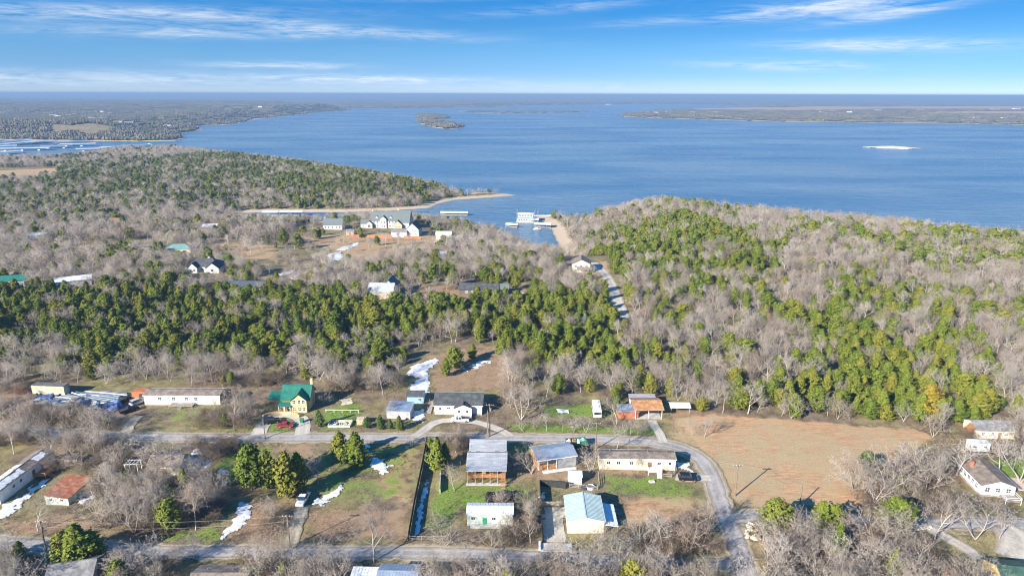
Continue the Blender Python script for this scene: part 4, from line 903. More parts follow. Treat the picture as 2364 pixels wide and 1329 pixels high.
dock('long white dock roof seen behind the bare trees of the cove', 1048, 498, -2, 27, 7, 2.4, METAL_W, np_=(8, 2))
r = empty('gangway', wsite(1236, 500), 0, 'straight white gangway joining the floating house to the bank', 'gangway')
part(MB().box((8, 0, .6), (20, 1.8, .25)), 'walkway', TRIM, r)
for i in range(5): part(MB().box((-1 + 4.5 * i, .85, 1.2), (.1, .1, 1.2)), 'post', TRIM, r)
part(MB().box((8, .85, 1.75), (19, .08, .1)), 'rail', TRIM, r)
def boat(px, py, yaw, L_, label, hull, group=None):
    loc = wsite(px, py); r = empty('motor_boat', loc, math.radians(yaw), label, 'boat', group); b = MB(); hw = L_ * .17
    sec = []
    for t, k, zz in ((0, .9, 0), (.35, 1, 0), (.7, .85, .1), (.9, .45, .25), (1, .02, .4)):
        x = -L_ / 2 + L_ * t; sec.append([(x, -hw * k, .9 + zz), (x, -hw * k * .75, .1 + zz * .5), (x, 0, -.2 + zz), (x, hw * k * .75, .1 + zz * .5), (x, hw * k, .9 + zz)])
    vs = [v for s in sec for v in s]; fs = []
    for i in range(4):
        for j in range(4): fs.append((i * 5 + j, i * 5 + j + 1, i * 5 + 6 + j, i * 5 + 5 + j))
        fs.append((i * 5, i * 5 + 5, i * 5 + 9, i * 5 + 4))
    fs.append((0, 1, 2, 3, 4)); part(b.mesh(vs, fs), 'hull', hull, r)
    part(MB().box((-.05 * L_, 0, 1.3), (L_ * .3, hw * 1.2, .8), taper=.75), 'cabin', TRIM, r); part(MB().box((.12 * L_, 0, 1.35), (.1, hw * 1.1, .6)), 'windscreen', MGLASS, r)
    part(MB().box((-.53 * L_, 0, .8), (.6, .5, 1.0)), 'outboard_motor', DTRIM, r)
boat(1240, 530, 5, 8, 'white motor boat beside the white roofed boat dock', WHITE)
boat(345, 333, 10, 12, 'white motor boat crossing the water beyond the marina', WHITE)
MAR = [(0,333,64,325.5),(0,338,98,329),(52,334,122,328.5),(120,334.5,200,329),(140,338,222,336),(0,348.5,118,346),(94,343,168,340.5),(176,350,272,346.5),(232,345.5,300,343),(284,341,336,338.5),(0,357,42,354),(-20,343,40,341)]
for i, (x0, y0, x1, y1) in enumerate(MAR):
    a, b = wsite(x0, y0), wsite(x1, y1); c = (a + b) / 2; d = b - a; ln = math.hypot(d[0], d[1]); ang = math.atan2(d[1], d[0])
    names = ['rearmost at the edge', 'longest of the rear pair', 'third', 'rear one nearest the beach', 'blue-grey one facing the open water', 'long front one', 'middle one', 'front one of the outer group', 'middle one of the outer group', 'outermost one', 'nearest one at the edge', 'short one at the edge']
    r = empty('marina_dock', c, ang, f'covered marina dock, {names[i]}', 'dock', 'covered docks of the marina')
    block(r, ln, 24, 5.0, roof=('gx', 1.2, .5), rmat=MARW if i % 3 else METAL_B, off=(0, -12, 0), open_=True, trim=STEEL, posts=(max(4, int(ln / 16)), 2))
    part(MB().box((0, 0, .4), (ln, 3, .6)), 'deck', DOCKF, r)
    for s in range(max(2, int(ln / 30))):
        x = -ln / 2 + 12 + s * 30
        part(MB().box((x, -9.0, 1.2), (5, 7, 1.8), taper=.7), 'moored_boat', WHITE, r)
for i, (px, py, s) in enumerate([(264,332,1),(322,330,1.2),(391,331,1.4),(300,352,1),(250,355,1.0)]):
    pass
_sb = patch('sandbar', BAR, M('white_quartz_sand', (.62, .57, .48), .9, .15, .05), .25, 6.0, 5.0, 4.0, 0, 3, 18.0, .5); _sb['kind'] = 'structure'
# ------------------------------------------------------------------ far houses
FARH = [(5,262,22,'white house alone at the far wooded edge'),(121,269,26,'pale house with dark roof on the far wooded rise'),(133,271,20,'dark roofed house beside the pale one on the far rise'),(158,269,16,'white water tank shed on the far wooded rise'),(149,281,16,'small white house below the pale ones in the far wood'),(211,276,20,'white house in the middle of the far wood'),(236,278,26,'blue-grey roofed house right of the white one in the far wood'),(193,260,14,'tiny white house high in the far wood'),(235,260,16,'small white house above the far blue-grey one'),(252,264,22,'pale roofed house on the upper far slope'),(271,285,26,'pale sandy lot house above the far shore'),(296,287,26,'long pale house above the far shore'),(386,293,22,'white house near the far point'),(252,253,14,'tiny house on the far ridge'),(600,248,26,'tiny pale house near the far headland'),(1495,261,26,'white house nearest the tip of the far low point'),(1514,262,26,'second white house on the far low point'),(1542,260,30,'pale house in the row on the far low point'),(1600,261,24,'house in the middle of the far low point'),(1655,261,26,'last house of the row on the far low point'),(1900,260,30,'pale farm shed beside the far tan field'),(1961,261,26,'white farmhouse beside the far tan field'),(2027,256,36,'long white farm shed in the far tan field'),(2126,255,30,'farmhouse behind the far dark tree line'),(2300,254.5,48,'long white sheds at the far right fields'),(2350,253.5,44,'white barn at the far right edge'),(2254,275,22,'small white house near the right far shore'),(2320,275,24,'white house above the right far beach'),(1405,242,60,'white buildings on the farthest shore')]
for px, py, w, lab in FARH:
    h = 5.0 if w < 40 else 6.5
    r = house('far_house', lab, 'house', px, py, rng.uniform(-15, 15), w, w * .55, h, roof=('gx', 2.5, .4), wall=WHITE, rmat=[METAL_W, SHG_G, SHG_B, METAL_B][int(rng.integers(4))], wins=W_('f', (-w * .3, 0, w * .3), 2.4, 1.8, 1.6), group='houses on the far shores')
# ------------------------------------------------------------------ vehicles
def paint(name, col): return M(name, col, .25, .06, .5, spec=.6)
BLACKP, REDP, WHITEP, SILVERP, GREENP, NAVYP = paint('black_car_paint', (.012, .013, .016)), paint('red_car_paint', (.35, .02, .03)), paint('white_car_paint', (.72, .72, .72)), paint('silver_car_paint', (.42, .44, .46)), paint('green_car_paint', (.03, .17, .09)), paint('dark_blue_car_paint', (.03, .05, .11))
LAMP = M('lamp_glass', (.75, .75, .7), .15, .05); TAIL = M('tail_lamp', (.4, .02, .02), .2, .1)
def car(kind, mat, px, py, yaw, label, cat='car', name=None, dz=.12):
    loc = site(px, py, dz); r = empty(name or ('pickup_truck' if kind == 'pickup' else 'parked_car'), loc, math.radians(yaw), label, cat)
    L_, wd, hh = {'sedan': (4.8, 1.85, 1.45), 'suv': (4.9, 1.95, 1.8), 'pickup': (5.6, 1.95, 1.85)}[kind]; hl, zb = L_ / 2, .32
    belt = .62 * hh
    prof = [(-hl, zb + .1), (-hl + .1, belt * .98), (-hl + .5, belt), (hl - 1.2, belt), (hl - .25, belt * .86), (hl, zb + .25), (hl - .1, zb), (-hl + .1, zb)]
    part(MB().prism([(u, z) for u, z in prof], -wd / 2, wd / 2, 'y'), 'body', mat, r, bevel=.07)
    c0, c1 = {'sedan': (-1.7, 1.1), 'suv': (-2.3, 1.0), 'pickup': (-.5, 1.25)}[kind]; top = hh
    fr, bk = .75, {'sedan': .7, 'suv': .25, 'pickup': .12}[kind]; ti = .16
    def frust(z0, z1, in0, in1, e0=0.0):
        t0 = (z0 - belt) / (top - belt); t1 = (z1 - belt) / (top - belt)
        q = []
        for t, z in ((t0, z0), (t1, z1)):
            a, b_, hw = c0 + bk * t - e0, c1 - fr * t + e0, wd / 2 - .03 - ti * t + e0 * .5; q += [(a, -hw, z), (b_, -hw, z), (b_, hw, z), (a, hw, z)]
        return MB().mesh(q, [(3, 2, 1, 0), (4, 5, 6, 7), (0, 1, 5, 4), (1, 2, 6, 5), (2, 3, 7, 6), (3, 0, 4, 7)])
    part(frust(belt - .02, top - .08, 0, 0), 'windows', MGLASS, r)
    part(frust(top - .09, top, 0, 0, .03), 'roof', mat, r, bevel=.03)
    for s in (-1, 1):
        for x in ((c0 + c1) / 2, c0 + bk * .5 + .05):
            part(MB().mesh([(x - .05, s * (wd / 2 - .02), belt), (x + .05, s * (wd / 2 - .02), belt), (x + .05, s * (wd / 2 - .03 - ti * .93 + .02), top - .08), (x - .05, s * (wd / 2 - .03 - ti * .93 + .02), top - .08)], [(0, 1, 2, 3)]), 'pillar', mat, r)
    if kind == 'pickup': part(MB().box((-1.65, 0, belt + .012), (2.0, wd - .3, .02)), 'truck_bed', DTRIM, r)
    for x in (-hl + .95, hl - .95):
        for s in (-1, 1):
            t = cached(('tyre',), lambda: MB().tube((0, -.11, 0), (0, .11, 0), .34, n=14).data('tyre', TYRE)); o = child(t, 'wheel', r, (x, s * (wd / 2 - .08), .34))
            child(cached(('rim',), lambda: MB().tube((0, -.125, 0), (0, .125, 0), .2, n=10).data('rim', STEEL)), 'rim', o)
    for s in (-1, 1):
        child(cached(('hl',), lambda: MB().box((0, 0, 0), (.08, .34, .16)).data('headlight', LAMP)), 'headlight', r, (hl - .12, s * (wd / 2 - .3), belt * .72))
        child(cached(('tl',), lambda: MB().box((0, 0, 0), (.06, .26, .2)).data('tail_light', TAIL)), 'tail_light', r, (-hl + .02, s * (wd / 2 - .25), belt * .8))
        child(cached(('mir', mat.name), lambda: MB().box((0, 0, 0), (.12, .18, .12)).data('mirror', mat)), 'mirror', r, (c1 - .25, s * (wd / 2 + .08), belt + .08))
    FOOT.append((loc[0], loc[1], math.cos(math.radians(yaw)), math.sin(math.radians(yaw)), hl, wd / 2)); return r
car('pickup', WHITEP, 700, 1158, -92, 'white pickup truck parked at the head of the dirt track', 'pickup truck')
car('suv', BLACKP, 1588, 1108, -3, 'black car parked beside the bend of the road')
car('sedan', REDP, 660, 985, 2, 'red car on the half-round drive of the yellow cottage')
car('suv', BLACKP, 628, 976, 22, 'black car on the half-round drive behind the red one')
car('pickup', WHITEP, 1062, 973, 182, 'white pickup truck parked in front of the white porch house', 'pickup truck')
car('suv', SILVERP, 319, 932, 60, 'silver car parked beside the orange container')
car('pickup', BLACKP, 299, 950, 48, 'black pickup truck parked beside the blue tarpaulins', 'pickup truck')
car('suv', BLACKP, 880, 536, 5, 'dark car parked in front of the large lake house')
car('sedan', SILVERP, 951, 664, 40, 'pale car parked at the edge of the reddish clearing')
car('suv', WHITEP, 1417, 724, 70, 'white car parked beside the lane through the cedars')
car('sedan', REDP, 58, 904, 10, 'red car wreck behind the scrap yard')
car('suv', NAVYP, 205, 936, 20, 'dark blue car wreck in front of the pipe bundles', 'car wreck', 'car_wreck')
car('sedan', SILVERP, 178, 928, -30, 'silver car wreck among the pipe bundles', 'car wreck', 'car_wreck')
car('pickup', BLACKP, 283, 928, 70, 'black pickup wreck at the end of the pipe bundles', 'car wreck', 'car_wreck')
car('sedan', WHITEP, 90, 932, 5, 'white car wreck in front of the box trailer', 'car wreck', 'car_wreck')
def coach(px, py, yaw, L_, wd, hh, mat, label, cat, name):
    loc = site(px, py, .1); r = empty(name, loc, math.radians(yaw), label, cat)
    part(MB().box((0, 0, .5 + (hh - .5) / 2), (L_, wd, hh - .5)), 'body', mat, r, bevel=.12)
    part(MB().box((L_ / 2 + .012, 0, hh * .66), (.03, wd * .86, hh * .3)), 'windscreen', MGLASS, r)
    for s in (-1, 1):
        for i in range(4): part(MB().box((-L_ * .36 + i * L_ * .22, s * (wd / 2 + .01), hh * .66), (L_ * .17, .03, hh * .22)), 'window', MGLASS, r)
        for x in (-L_ * .3, L_ * .32): child(cached(('ct',), lambda: MB().tube((0, -.15, 0), (0, .15, 0), .48, n=14).data('wheel', TYRE)), 'wheel', r, (x, s * (wd / 2 - .12), .48))
        child(cached(('hl2',), lambda: MB().box((0, 0, 0), (.06, .3, .2)).data('headlight', LAMP)), 'headlight', r, (L_ / 2 + .02, s * wd * .38, .85))
    for x in (-L_ * .25, L_ * .15): part(MB().box((x, 0, hh + .14), (1.0, .9, .26)), 'roof_vent', TRIM, r)
    FOOT.append((loc[0], loc[1], math.cos(math.radians(yaw)), math.sin(math.radians(yaw)), L_ / 2, wd / 2)); ANCHORS.append((cat + (' on the lawn' if 'lawn' in label else ' by the tarpaulins'), loc[0], loc[1])); return r
coach(1377, 955, -92, 7.6, 2.5, 2.9, WHITEP, 'white motorhome parked end-on on the lawn', 'motorhome', 'motorhome')
coach(222, 950, -66, 5.4, 2.3, 2.6, M('old_cream_paint', (.42, .40, .32), .6, .25), 'old cream van parked end-on beside the blue tarpaulins', 'van', 'old_van')
r = house('box_trailer', 'long weathered yellow-white box trailer behind the scrap yard', 'trailer', 113, 913, -4, 11.0, 2.6, 2.9, 'weathered box trailer', base=.5, roof=('flat', 0, .05), wall=M('weathered_cream', (.52, .48, .33), .8, .3, .6), rmat=M('dull_roof', (.14, .13, .12), .8, .3))
for x in (-4, -2.6, 4): part(MB().tube((x, -.1, .45), (x, .3, .45), .45, n=12), 'wheel', TYRE, r)
house('orange_container', 'orange-red storage container at the end of the long beige mobile home', 'container', 321, 922, 0, 4.2, 3.0, 2.6, 'orange container', roof=('flat', 0, .05), wall=M('orange_paint', (.50, .16, .06), .7, .2), rmat=M('orange_paint2', (.42, .15, .07), .7, .25), doors=[('f', .8, 1.2, 2.1, DTRIM)])
r = empty('dump_trailer', site(1330, 1030, .1), math.radians(10), 'green dump trailer heaped with junk beside the road', 'trailer')
part(MB().box((0, 0, .75), (5.6, 2.3, .12)), 'bed', GREENP, r)
for s in (-1, 1): part(MB().box((0, s * 1.15, 1.4), (5.6, .1, 1.3)), 'side_wall', GREENP, r)
for s in (-1, 1): part(MB().box((s * 2.8, 0, 1.4), (.1, 2.3, 1.3)), 'end_wall', GREENP, r)
for x in (-.6, .6):
    for s in (-1, 1): part(MB().tube((x, s * 1.2, .4), (x, s * 1.45, .4), .4, n=12), 'wheel', TYRE, r)
for i in range(22): part(MB().box((rng.uniform(-2.4, 2.4), rng.uniform(-.9, .9), rng.uniform(1.0, 1.9)), tuple(rng.uniform(.3, 1.1, 3)), rng.uniform(0, 3), rx=rng.uniform(-.5, .5)), 'junk_piece', [WHITE, CEDARW, BLUEW, GREYTIM, METAL_W][i % 5], r)
# covered boat on a trailer, tarpaulin piles
def tarp(px, py, yaw, L_, wd, hh, mat, label, cat, name, seed):
    loc = site(px, py, .05); nx, ny = 28, 14; V = []
    for j in range(ny + 1):
        for i in range(nx + 1):
            u, v = i / nx * 2 - 1, j / ny * 2 - 1; e = max(0, 1 - max(abs(u), abs(v)) ** 5)
            k = .55 + .45 * fbm(np.array([u * 2.2 + seed]), np.array([v * 2.0]), seed, 3)[0] * 1.4
            V.append((u * L_ / 2 * (1 + .06 * math.sin(v * 7 + seed)), v * wd / 2 * (1 + .08 * math.sin(u * 5)), hh * k * min(1, e * 2.2)))
    fs = [(j * (nx + 1) + i, j * (nx + 1) + i + 1, (j + 1) * (nx + 1) + i + 1, (j + 1) * (nx + 1) + i) for j in range(ny) for i in range(nx)]
    o = MB().mesh(V, fs).obj(name, mat, None, True); o.location = loc; o.rotation_euler = (0, 0, math.radians(yaw)); tag(o, label, cat)
    FOOT.append((loc[0], loc[1], math.cos(math.radians(yaw)), math.sin(math.radians(yaw)), L_ / 2, wd / 2)); return o
tarp(1156, 1152, 4, 7.2, 2.6, 1.7, TAR, 'black tarpaulin over a boat behind the short green mobile home', 'tarpaulin', 'covered_boat', 3)
tarp(250, 946, 30, 6.5, 4.0, 1.9, BLUETARP, 'largest crumpled blue tarpaulin heap in the scrap yard', 'tarpaulin', 'tarp_heap', 8)
tarp(262, 940, 50, 4.5, 2.2, 1.7, M('pale_blue_tarp', (.25, .36, .60), .5, .3), 'pale blue tarpaulin heap beside the largest one', 'tarpaulin', 'tarp_heap', 12)
tarp(105, 922, 10, 5.0, 3.0, 1.6, BLUETARP, 'blue tarpaulin heap in front of the box trailer', 'tarpaulin', 'tarp_heap', 17)
tarp(124, 932, 0, 4.0, 2.6, 1.2, METAL_B, 'small grey sheet-covered heap in front of the box trailer', 'tarpaulin', 'tarp_heap', 21)
PIPE = [M('pipe_blue', (.12, .20, .30), .5, .25), M('pipe_white', (.40, .41, .42), .6, .2), M('pipe_grey', (.20, .21, .22), .6, .2), M('pipe_navy', (.05, .08, .13), .5, .3)]
for i, (px, py, yaw, L_, n) in enumerate([(150,926,-12,9,6),(168,922,-12,10,6),(190,915,-25,9,7),(205,925,-18,9,6),(228,912,-10,11,7),(245,922,-16,10,7),(262,912,-12,10,6),(275,920,-22,8,5),(230,930,-14,7,5),(150,935,-20,6,4),(185,932,-16,6,5)]):
    r = empty('scrap_bundle', site(px, py), math.radians(yaw), f'bundle of {["blue","white","grey","dark blue"][i % 4]} pontoon pipes in the scrap yard, {["first","second","third","fourth","fifth","sixth","seventh","eighth","ninth","tenth","eleventh"][i]} from the box trailer', 'scrap', 'pipe bundles in the scrap yard')
    for k in range(n):
        x = rng.uniform(-.8, .8); part(MB().tube((x - L_ / 2, (k - n / 2) * .55, .3 + .3 * (k % 2)), (x + L_ / 2, (k - n / 2) * .55 + rng.uniform(-.2, .2), .3 + .3 * (k % 2)), .27, n=8), 'pipe', PIPE[(i + k) % 4], r)
# bins, tubs, little things
r = empty('wheelie_bin', site(697, 975, .1), 0, 'green wheelie bin at the mouth of the half-round drive', 'bin')
part(MB().box((0, 0, .6), (.9, .9, 1.1), taper=1.1), 'body', GREENP, r); part(MB().box((0, 0, 1.2), (1.05, 1.05, .1)), 'lid', GREENP, r)
for i, (px, py, rad, m, lab) in enumerate([(1363,1126,1.0,METAL_W,'round white water trough inside the fence'),(1348,1127,.8,DTRIM,'round black tub inside the fence')]):
    r = empty('water_trough', site(px, py), 0, lab, 'trough'); part(MB().tube((0, 0, 0), (0, 0, .6), rad, rad, 18, cap=False), 'rim', m, r); part(MB().tube((0, 0, 0), (0, 0, .35), rad * .96, rad * .96, 18), 'basin', NAVYP, r)
r = empty('propane_tank', site(1505, 1112), math.radians(8), 'low pale stone slab in the grass in front of the cream mobile home', 'slab'); r.name = 'stone_slab'
part(MB().box((0, 0, .2), (1.6, 1.0, .4), taper=.85), 'slab', CONCR, r, bevel=.06)
r = empty('garden_wall', site(650, 962), 0, 'curved low brick wall in front of the yellow cottage', 'wall')
for i in range(18):
    t = math.pi * (.06 + .88 * i / 17); part(MB().box((5.4 * math.cos(t), 2.6 * math.sin(t) - .6, .45), (1.0, .35, .9), t + math.pi / 2), 'wall_segment', YELLOW, r)
for s in (-.9, .9): part(MB().box((s, 2.4, .9), (.6, .6, 1.8)), 'gate_pillar', BROWNW, r)
r = empty('raised_bed', site(786, 980), 0, 'grey rubble garden bed with low walls left of the shrubs', 'garden bed')
for s in (-1, 1): part(MB().box((0, s * 1.7, .35), (6.4, .3, .7)), 'side_wall', CONCR, r)
for s in (-1, 1): part(MB().box((s * 3.2, 0, .35), (.3, 3.1, .7)), 'end_wall', CONCR, r)
for i in range(30): part(MB().box((rng.uniform(-2.9, 2.9), rng.uniform(-1.4, 1.4), .2), tuple(rng.uniform(.25, .7, 3)), rng.uniform(0, 3), .8, rng.uniform(-.4, .4)), 'stone', STONE, r)
r = empty('log_pile', site(800, 928), math.radians(25), 'pile of pale logs on the green lawn behind the garden bed', 'logs')
for i in range(9): part(MB().tube((-1.6 + rng.uniform(-.4, .4), .5 * i - 2, .2), (1.6 + rng.uniform(-.4, .4), .5 * i - 2 + rng.uniform(-.3, .3), .22), .16, n=7), 'log', STONE, r)
r = empty('pipe_fence', site(790, 952), math.radians(-2), 'white rail fence behind the garden bed', 'fence')
for i in range(5): part(MB().box((-5 + 2.5 * i, 0, .5), (.12, .12, 1.0)), 'post', TRIM, r)
part(MB().box((0, 0, .9), (10.4, .1, .14)), 'rail', TRIM, r)
house('wooden_hutch', 'small tan timber hutch between garden bed and shrubs', 'shed', 833, 980, 0, 2.4, 1.8, 1.5, roof=('shed', .2, .1), wall=TANW, rmat=TANW)
def rocks(name, cx, cy, pts, label):
    r = empty(name, site(cx, cy), 0, label, 'rocks'); o0 = np.array(r.location)
    for i, (px, py) in enumerate(pts):
        p = site(px, py) - o0; s = rng.uniform(.35, .8, 3); b = bmesh.new(); bmesh.ops.create_icosphere(b, subdivisions=1, radius=1)
        for v in b.verts: v.co = Vector((v.co.x * s[0], v.co.y * s[1], v.co.z * s[2] * .8)) * float(rng.uniform(.75, 1.2))
        me = bpy.data.meshes.new('stone'); b.to_mesh(me); b.free(); me.materials.append(STONE); child(me, 'stone', r, tuple(p + np.array([0, 0, .15])), rng.uniform(0, 6))
rocks('rock_ring', 1735, 1225, [(1724 + 3 * math.sin(i) + i * .6, 1242 - i * 2.6) for i in range(12)] + [(1733 + i * 4, 1209 + (i % 3) * 2) for i in range(7)] + [(rng.uniform(1730, 1755), rng.uniform(1215, 1245)) for i in range(14)], 'ring of pale boulders beside the road junction')
rocks('rock_row', 2128, 1219, [(2112 + i * 4.5, 1218 + (i % 2) * 2) for i in range(9)], 'short row of yellowish boulders at the gravel drive')
rocks('creek_stones', 2010, 1258, [(1975 + i * 7.5 + rng.uniform(-3, 3), 1252 + rng.uniform(-6, 8)) for i in range(20)], 'loose stones along the dry creek bed under the bare trees')
rocks('single_boulder', 938, 1033, [(938, 1033), (941, 1034)], 'pale boulder beside the little tree in the mown lot')
# ------------------------------------------------------------------ poles, wires and fences
TOPS = {}
def pole(key, px, py, h, label, arm=True, tf_=False, lean=0.0):
    loc = site(px, py); r = empty('utility_pole', loc, math.radians(lean), label, 'utility pole', 'timber poles of the power line')
    part(MB().tube((0, 0, -.3), (0, 0, h), .17, .12, 8), 'pole', POLEW, r)
    if arm:
        part(MB().box((0, .16, h - .5), (2.2, .12, .14)), 'crossarm', POLEW, r)
        for x in (-1.0, -.4, .4, 1.0): part(MB().tube((x, .16, h - .42), (x, .16, h - .2), .06, .04, 6), 'insulator', TRIM, r)
    if tf_: part(MB().tube((.3, -.25, h - 2.1), (.3, -.25, h - 1.2), .26, n=10), 'transformer', STEEL, r)
    TOPS[key] = np.array([loc[0], loc[1], loc[2] + h - .25]); ANCHORS.append(({'a': 'field corner pole', 'b': 'workshop pole', 'c': 'porch house pole', 'd': 'lower road pole', 'e': 'short junction pole', 'f': 'cottage drive pole', 'g': 'dirt track pole', 'h': 'slim roadside pole', 'i': 'low roadside post'}[key], loc[0], loc[1]))
pole('a', 1697, 1144, 8.6, 'timber utility pole at the field corner by the junction')
pole('b', 1375, 1036, 8.2, 'timber utility pole between workshop and cream mobile home')
pole('c', 1131, 1007, 10.2, 'timber utility pole in front of the white porch house', tf_=True)
pole('d', 107, 1272, 7.6, 'timber utility pole beside the big cedar on the lower road', tf_=True)
pole('e', 1846, 1168, 5.5, 'short utility pole behind the junction cedars', arm=False)
pole('f', 612, 1012, 6.5, 'slim utility pole at the drive of the yellow cottage', arm=False)
pole('g', 670, 1262, 8.0, 'timber utility pole where the dirt track meets the lower road')
pole('h', 1126, 1009, 8.5, 'second slimmer pole in front of the white porch house', arm=False)
pole('i', 560, 985, 4.0, 'low wooden post beside the upper road', arm=False)
def wire(a, b, sag, label, dx=0.0, dz=0.0):
    A = TOPS[a] + np.array([dx, 0, dz]) if isinstance(a, str) else np.array(a, float); B = TOPS[b] + np.array([dx, 0, dz]) if isinstance(b, str) else np.array(b, float)
    n = 20; mb = MB(); q = [A + (B - A) * i / n - np.array([0, 0, sag * 4 * (i / n) * (1 - i / n)]) for i in range(n + 1)]
    for i in range(n): mb.tube(q[i], q[i + 1], .022, n=4, cap=False)
    tag(mb.obj('power_line', WIRE), label, 'power line', 'wires of the power line')
wire('d', 'g', .9, 'upper power line crossing in front of the bare thicket'); wire('d', 'g', 1.1, 'lower power line crossing in front of the bare thicket', .3, -1.3)
wire('a', 'e', .6, 'power line from the field corner pole to the short pole'); wire('c', 'b', 1.0, 'power line above the road between porch house and workshop')
wire('f', 'c', 1.4, 'power line along the upper road before the cottages'); wire('i', 'f', .3, 'power line at the low post by the upper road')
wire('b', 'a', 1.2, 'power line over the cream mobile home to the field corner')
def fence(px, h, mat, label, step=2.4, panel=True, postm=None, gap=.08, rails=0, open_=0.0):
    line = np.array(GP(px)); seg = np.linalg.norm(np.diff(line, axis=0), axis=1); tot = seg.sum(); n = max(1, int(round(tot / step))); cum = np.concatenate([[0], np.cumsum(seg)])
    pt = [np.array([np.interp(tot * i / n, cum, line[:, 0]), np.interp(tot * i / n, cum, line[:, 1])]) for i in range(n + 1)]
    z = [Z(*p) for p in pt]; r = empty('fence', (pt[0][0], pt[0][1], z[0]), 0, label, 'fence'); o = np.array([pt[0][0], pt[0][1], z[0]])
    for i in range(n + 1):
        me = cached(('fp', round(h, 2), (postm or mat).name), lambda: MB().box((0, 0, h / 2), (.12, .12, h + .1)).data('post', postm or mat)); child(me, 'post', r, (pt[i][0] - o[0], pt[i][1] - o[1], z[i] - o[2]))
    for i in range(n):
        d = pt[i + 1] - pt[i]; L_ = np.linalg.norm(d); a = math.atan2(d[1], d[0]); m = (pt[i] + pt[i + 1]) / 2; zm = (z[i] + z[i + 1]) / 2 - o[2]
        if panel: child(cached(('fpan', round(L_, 2), round(h, 2), mat.name), lambda: MB().box((0, 0, h / 2 + gap / 2), (L_ - .13, .05, h - gap)).data('panel', mat)), 'panel', r, (m[0] - o[0], m[1] - o[1], zm), a)
        for k in range(rails): child(cached(('frail', round(L_, 2), mat.name), lambda: MB().box((0, 0, 0), (L_ - .12, .06, .1)).data('rail', mat)), 'rail', r, (m[0] - o[0], m[1] - o[1], zm + h * (k + .7) / rails), a)
fence([(986,1020),(976,1075),(958,1160),(943,1246)], 2.0, DARKF, 'long dark privacy fence dividing the mown lot from the cabin yard')
fence([(1246,1122),(1249,1185),(1252,1252)], 1.9, DARKF, 'dark fence along the side of the concrete yard')
fence([(1246,1122),(1276,1124),(1306,1128)], 1.9, DARKF, 'dark fence panel run behind the concrete yard')
fence([(1250,1168),(1278,1168),(1312,1166)], 1.3, GREYTIM, 'weathered grey board fence across the concrete yard')
fence([(1314,1125),(1350,1129),(1384,1130),(1381,1098)], 1.2, GREYTIM, 'thin rail fence around the white garden shed', panel=False, rails=3)
fence([(945,1246),(990,1247),(1030,1246)], 1.2, GREYTIM, 'low gate and rail fence beside the lower road', panel=False, rails=2)
fence([(1017,1090),(1016,1138)], 1.2, TRIM, 'short white board fence beside the brush pile')
fence([(1530,1100),(1552,1102),(1562,1085)], 1.0, GREYTIM, 'thin wire fence at the end of the cream mobile home', panel=False, rails=2)
fence([(806,548),(850,549),(905,550)], 2.2, M('red_cedar_fence', (.40, .17, .08), .8, .2), 'reddish timber fence in front of the lake house lawn', step=4)
fence([(933,551),(972,552)], 2.2, M('red_cedar_fence', (.40, .17, .08), .8, .2), 'reddish timber fence in front of the tall gabled barn', step=4)
# concrete yard behind the fence
pg = GP([(1252,1170),(1308,1170),(1308,1252),(1254,1252)]); o = patch('concrete_yard', pg, CONC, .10, .5, .7, .25); o['kind'] = 'structure'
r = empty('concrete_slab', site(1282, 1266), math.radians(-2), 'long pale concrete slab at the gate of the concrete yard', 'slab')
part(MB().box((0, 0, .35), (7.2, 2.6, .3)), 'slab', CONCR, r); part(MB().box((-3.4, 0, .5), (.4, 2.6, .9)), 'end_wall', TRIM, r)
# ------------------------------------------------------------------ old snow
def snow(px, label, ragged=.9, holes=.2, dome=.22, seed=0, res=.35):
    o = patch('snow_patch', GP(px), SNOW, .13, 1.2, res, ragged * 1.15, holes, seed, 1.1, dome)
    if o: tag(o, label, 'snow patch', 'patches of old snow')
snow([(1005,826),(1012,834),(988,858),(992,890),(986,912),(952,914),(946,892),(968,872),(938,866),(950,846),(975,836)], 'long winding snow patch on the slope behind the blue shed', .6, 0.0, seed=1)
snow([(1070,852),(1100,836),(1130,828),(1130,838),(1100,850),(1078,856)], 'thin snow strip on the brown slope behind the porch house', seed=2)
snow([(950,948),(976,944),(981,972),(958,980),(945,966)], 'snow lying between the low grey shed and the walkway', .8, .15, seed=3)
snow([(860,1057),(880,1056),(901,1072),(893,1089),(866,1091),(852,1077)], 'rounded snow patch alone in the mown lot', .9, seed=4)
snow([(738,1146),(780,1120),(797,1121),(782,1145),(742,1166),(712,1169),(713,1150)], 'ragged snow strip beside the white pickup truck', 1.0, .3, seed=5)
snow([(556,1158),(580,1166),(581,1188),(560,1216),(522,1240),(502,1248),(540,1196),(547,1175)], 'long curved snow bank beside the dark thicket', .5, .03, seed=6)
snow([(984,1104),(990,1110),(966,1240),(951,1239),(962,1190)], 'narrow snow strip in the shade of the dark privacy fence', .4, .02, seed=7)
snow([(450,1036),(496,1036),(482,1076),(441,1089),(437,1074)], 'broken snow patch beside the cream cottage', .9, .2, seed=8)
snow([(512,1080),(530,1082),(526,1120),(506,1126),(500,1106)], 'shredded snow patch among brush near the cedars', 1.0, .35, seed=9)
snow([(0,1166),(40,1150),(90,1113),(128,1096),(126,1106),(62,1152),(30,1182),(-30,1196)], 'snow along the front of the long white mobile home', .9, .15, seed=10)
snow([(182,1140),(226,1124),(231,1136),(202,1160),(176,1166)], 'snow beside the rusty shed', .8, .25, seed=11)
snow([(1560,1066),(1590,1069),(1603,1091),(1562,1081)], 'bright snow at the end of the cream mobile home', .5, seed=12)
snow([(1283,945),(1311,945),(1313,955),(1286,953)], 'small snow patch on the lawn left of the motorhome', .8, .35, seed=13)
